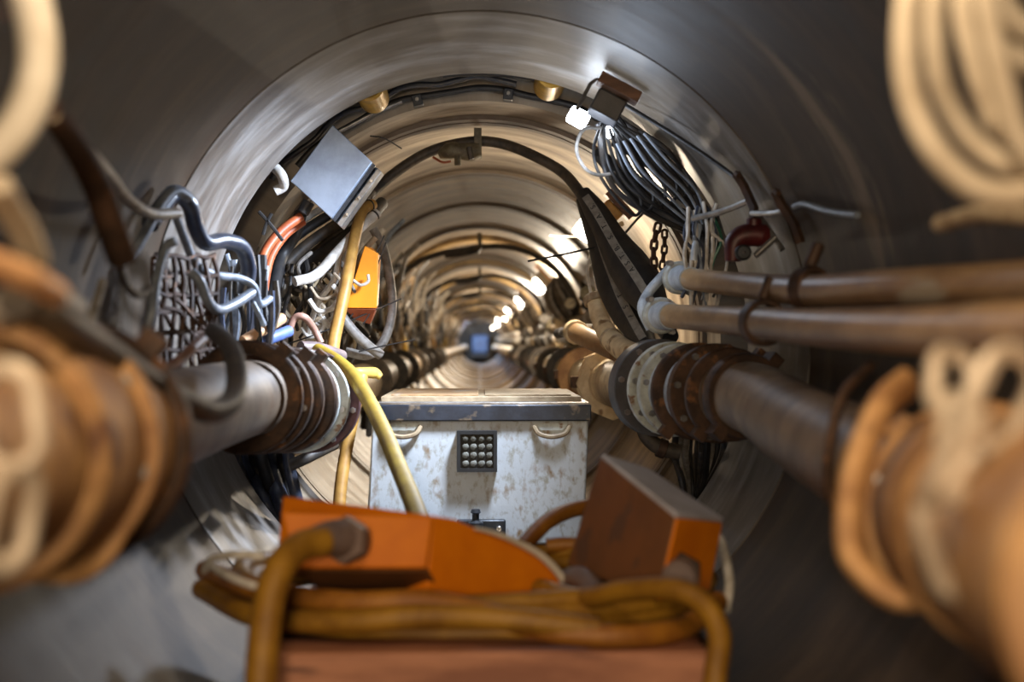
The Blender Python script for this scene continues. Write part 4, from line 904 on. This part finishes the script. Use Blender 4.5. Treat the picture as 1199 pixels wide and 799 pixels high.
H('mustard_hose', .0195, 'hosemustard', [(632, 690, 2.75), (680, 702, 2.6), (730, 692, 2.5), (785, 690, 2.42), (822, 706, 2.38), (842, 742, 2.34), (838, 790, 2.3), (832, 850, 2.28)], 'mustard hose turning down over the end of the timber beam', seg=16)
H('mustard_hose', .0195, 'orangehose', [(612, 640, 3.3), (640, 612, 3.4), (668, 598, 3.5), (700, 592, 3.55)], 'orange brown hose arching from the domed orange box to the tall one', seg=14)
H('mustard_hose', .018, 'orangehose', [(640, 640, 3.3), (665, 638, 3.3), (700, 642, 3.3)], 'short orange brown hose level behind the tall orange box', seg=14)
H('grey_cable', .008, 'palegrey', [(240, 668, 2.7), (248, 655, 2.65), (275, 650, 2.6), (310, 652, 2.6)], 'pale wire bent over the end of the hose coil, upper of two', cat='cable')
H('grey_cable', .008, 'palegrey', [(246, 662, 2.68), (262, 672, 2.6), (290, 684, 2.55), (318, 690, 2.55)], 'pale wire bent over the end of the hose coil, lower of two', cat='cable')
H('clear_hose', .010, 'palegrey', [(840, 628, 3.0), (846, 640, 2.95), (854, 680, 2.85), (850, 715, 2.8)], 'white strap end curling beside the tall orange box', cat='strap')

# upright hose with a grey boot
H('mustard_hose', .0255, 'hosemustard', [(378, 634, 2.40), (352, 640, 2.36), (330, 662, 2.3), (316, 700, 2.26), (308, 760, 2.22), (303, 850, 2.2)], 'mustard hose leaving the grey boot and dropping in front of the beam', seg=18)
# domed orange box
def dome_profile():
    """outline of the side cheek: (px, py) from the front edge back along the curved top and along the foot"""
    return [(508, 604), (535, 609), (560, 620), (600, 634), (632, 650), (655, 670), (674, 694), (650, 702), (575, 703), (500, 698)]
bm = NB(); pr = dome_profile()
d0, d1 = 2.62, 2.98
front = [P(x, y, d0 + (x - 508) / 170 * .25) for x, y in pr]
back = [Vector((p.x - .30, p.y + .16, p.z + .02)) for p in front]
n = len(front); poly(bm, front + back, [tuple(range(n)), tuple(reversed(range(n, 2 * n)))] + [(i, n + i, n + (i + 1) % n, (i + 1) % n) for i in range(n)])
t = Thing('orange_box', P(500, 700, 2.6), 'domed orange steel box with a grey hose boot on its front', 'box')
t.part('side_cheek', bm, 'orange', .004)
fa = [P(328, 598, 2.56), P(508, 604, 2.60), P(500, 667, 2.58), P(345, 667, 2.54)]
fb = [v + Vector((.0, .20, -.10 if i < 2 else .0)) for i, v in enumerate(fa)]
t.part('front_panel', hexa(NB(), fa, fb), 'orange', .006)
ua = [P(345, 668, 2.54), P(500, 668, 2.58), P(520, 697, 2.66), P(372, 690, 2.66)]
t.part('sloping_skirt', hexa(NB(), ua, [v + Vector((0, .15, 0)) for v in ua]), 'orange_dirty', .004)
rim = [P(x, y - 1, d0 + (x - 508) / 170 * .25 - .012) for x, y in [(556, 620), (580, 626), (605, 636), (632, 651), (652, 670), (664, 688)]]
t.part('white_rim', add_tube(NB(), spline(rim, 6), [.003, .005, .007, .008, .007], 8), 'whitehose')
bt = NB(); add_tube(bt, spline([P(372, 633, 2.42), P(390, 630, 2.45), P(405, 632, 2.5), P(412, 634, 2.58)], 5), [.026, .031, .036, .037], 18)
bo = t.part('hose_boot', bt, 'greyboot')
t.part('boot_nut', add_lathe(NB(), P(405, 633, 2.48), (P(405, 633, 2.48) - P(380, 630, 2.40)), disc_prof(.02, .042, .03, .004), 6), 'greyboot', under=bo)
# tall tilted orange box
A = P(703, 535, 2.95); B = P(791, 606, 2.62); Cc = P(768, 705, 2.62); D = P(664, 662, 2.95)
E = P(845, 611, 2.80); G = P(828, 700, 2.80); A2 = P(757, 552, 3.16); D2 = P(730, 660, 3.16)
t = Thing('orange_box', Cc, 'tall tilted orange brown box with a grey top plate', 'box')
inset = lambda p, c, f: c + (p - c) * f
t.part('box_body', poly(NB(), [A, B, Cc, D, A2, E, G, D2], [(0, 1, 2, 3), (1, 5, 6, 2), (5, 4, 7, 6), (4, 0, 3, 7), (0, 4, 5, 1), (3, 2, 6, 7)]), 'orange_dirty', .004)
nrm = (E - B).cross(Cc - B).normalized(); nrm = nrm if nrm.y < 0 else -nrm
cc = (B + E + G + Cc) / 4
t.part('end_panel', hexa(NB(), [inset(v, cc, .97) + nrm * .004 for v in (B, E, G, Cc)], [inset(v, cc, .97) - nrm * .004 for v in (B, E, G, Cc)]), 'orange', .002)
up = (B - A).cross(A2 - A).normalized(); up = up if up.z > 0 else -up
t.part('top_plate', hexa(NB(), [v + up * .008 for v in (A, B, E, A2)], [v - up * .002 for v in (A, B, E, A2)]), 'greytop', .002)
gp = P(797, 670, 2.66)
gl = t.part('cable_gland', cyl(NB(), gp + Vector((0, .06, 0)), gp + Vector((-.01, -.05, -.005)), .033, 20), 'greyboot')
t.part('gland_nut', add_lathe(NB(), gp + Vector((0, -.01, 0)), (0, 1, 0), disc_prof(.02, .039, .022, .003), 6), 'rust', under=gl)
H('black_hose', .026, 'greyboot', [(668, 680, 2.85), (682, 680, 2.8), (700, 700, 2.7)], 'grey brown hose end tucked between the two orange boxes', seg=14)

# ------------------------------------------------------------ world and view
w = bpy.data.worlds.new('world'); bpy.context.scene.world = w; w.use_nodes = True
w.node_tree.nodes['Background'].inputs[0].default_value = (.05, .05, .05, 1); w.node_tree.nodes['Background'].inputs[1].default_value = 0.0
sc = bpy.context.scene
sc.view_settings.view_transform = 'Standard'; sc.view_settings.look = 'None'; sc.view_settings.gamma = 1; sc.view_settings.use_curve_mapping = False
sc.view_settings.exposure = 0.0
sc.cycles.use_denoising = True
sc.cycles.max_bounces = 8; sc.cycles.diffuse_bounces = 5; sc.cycles.glossy_bounces = 4
sc.cycles.sample_clamp_indirect = 6
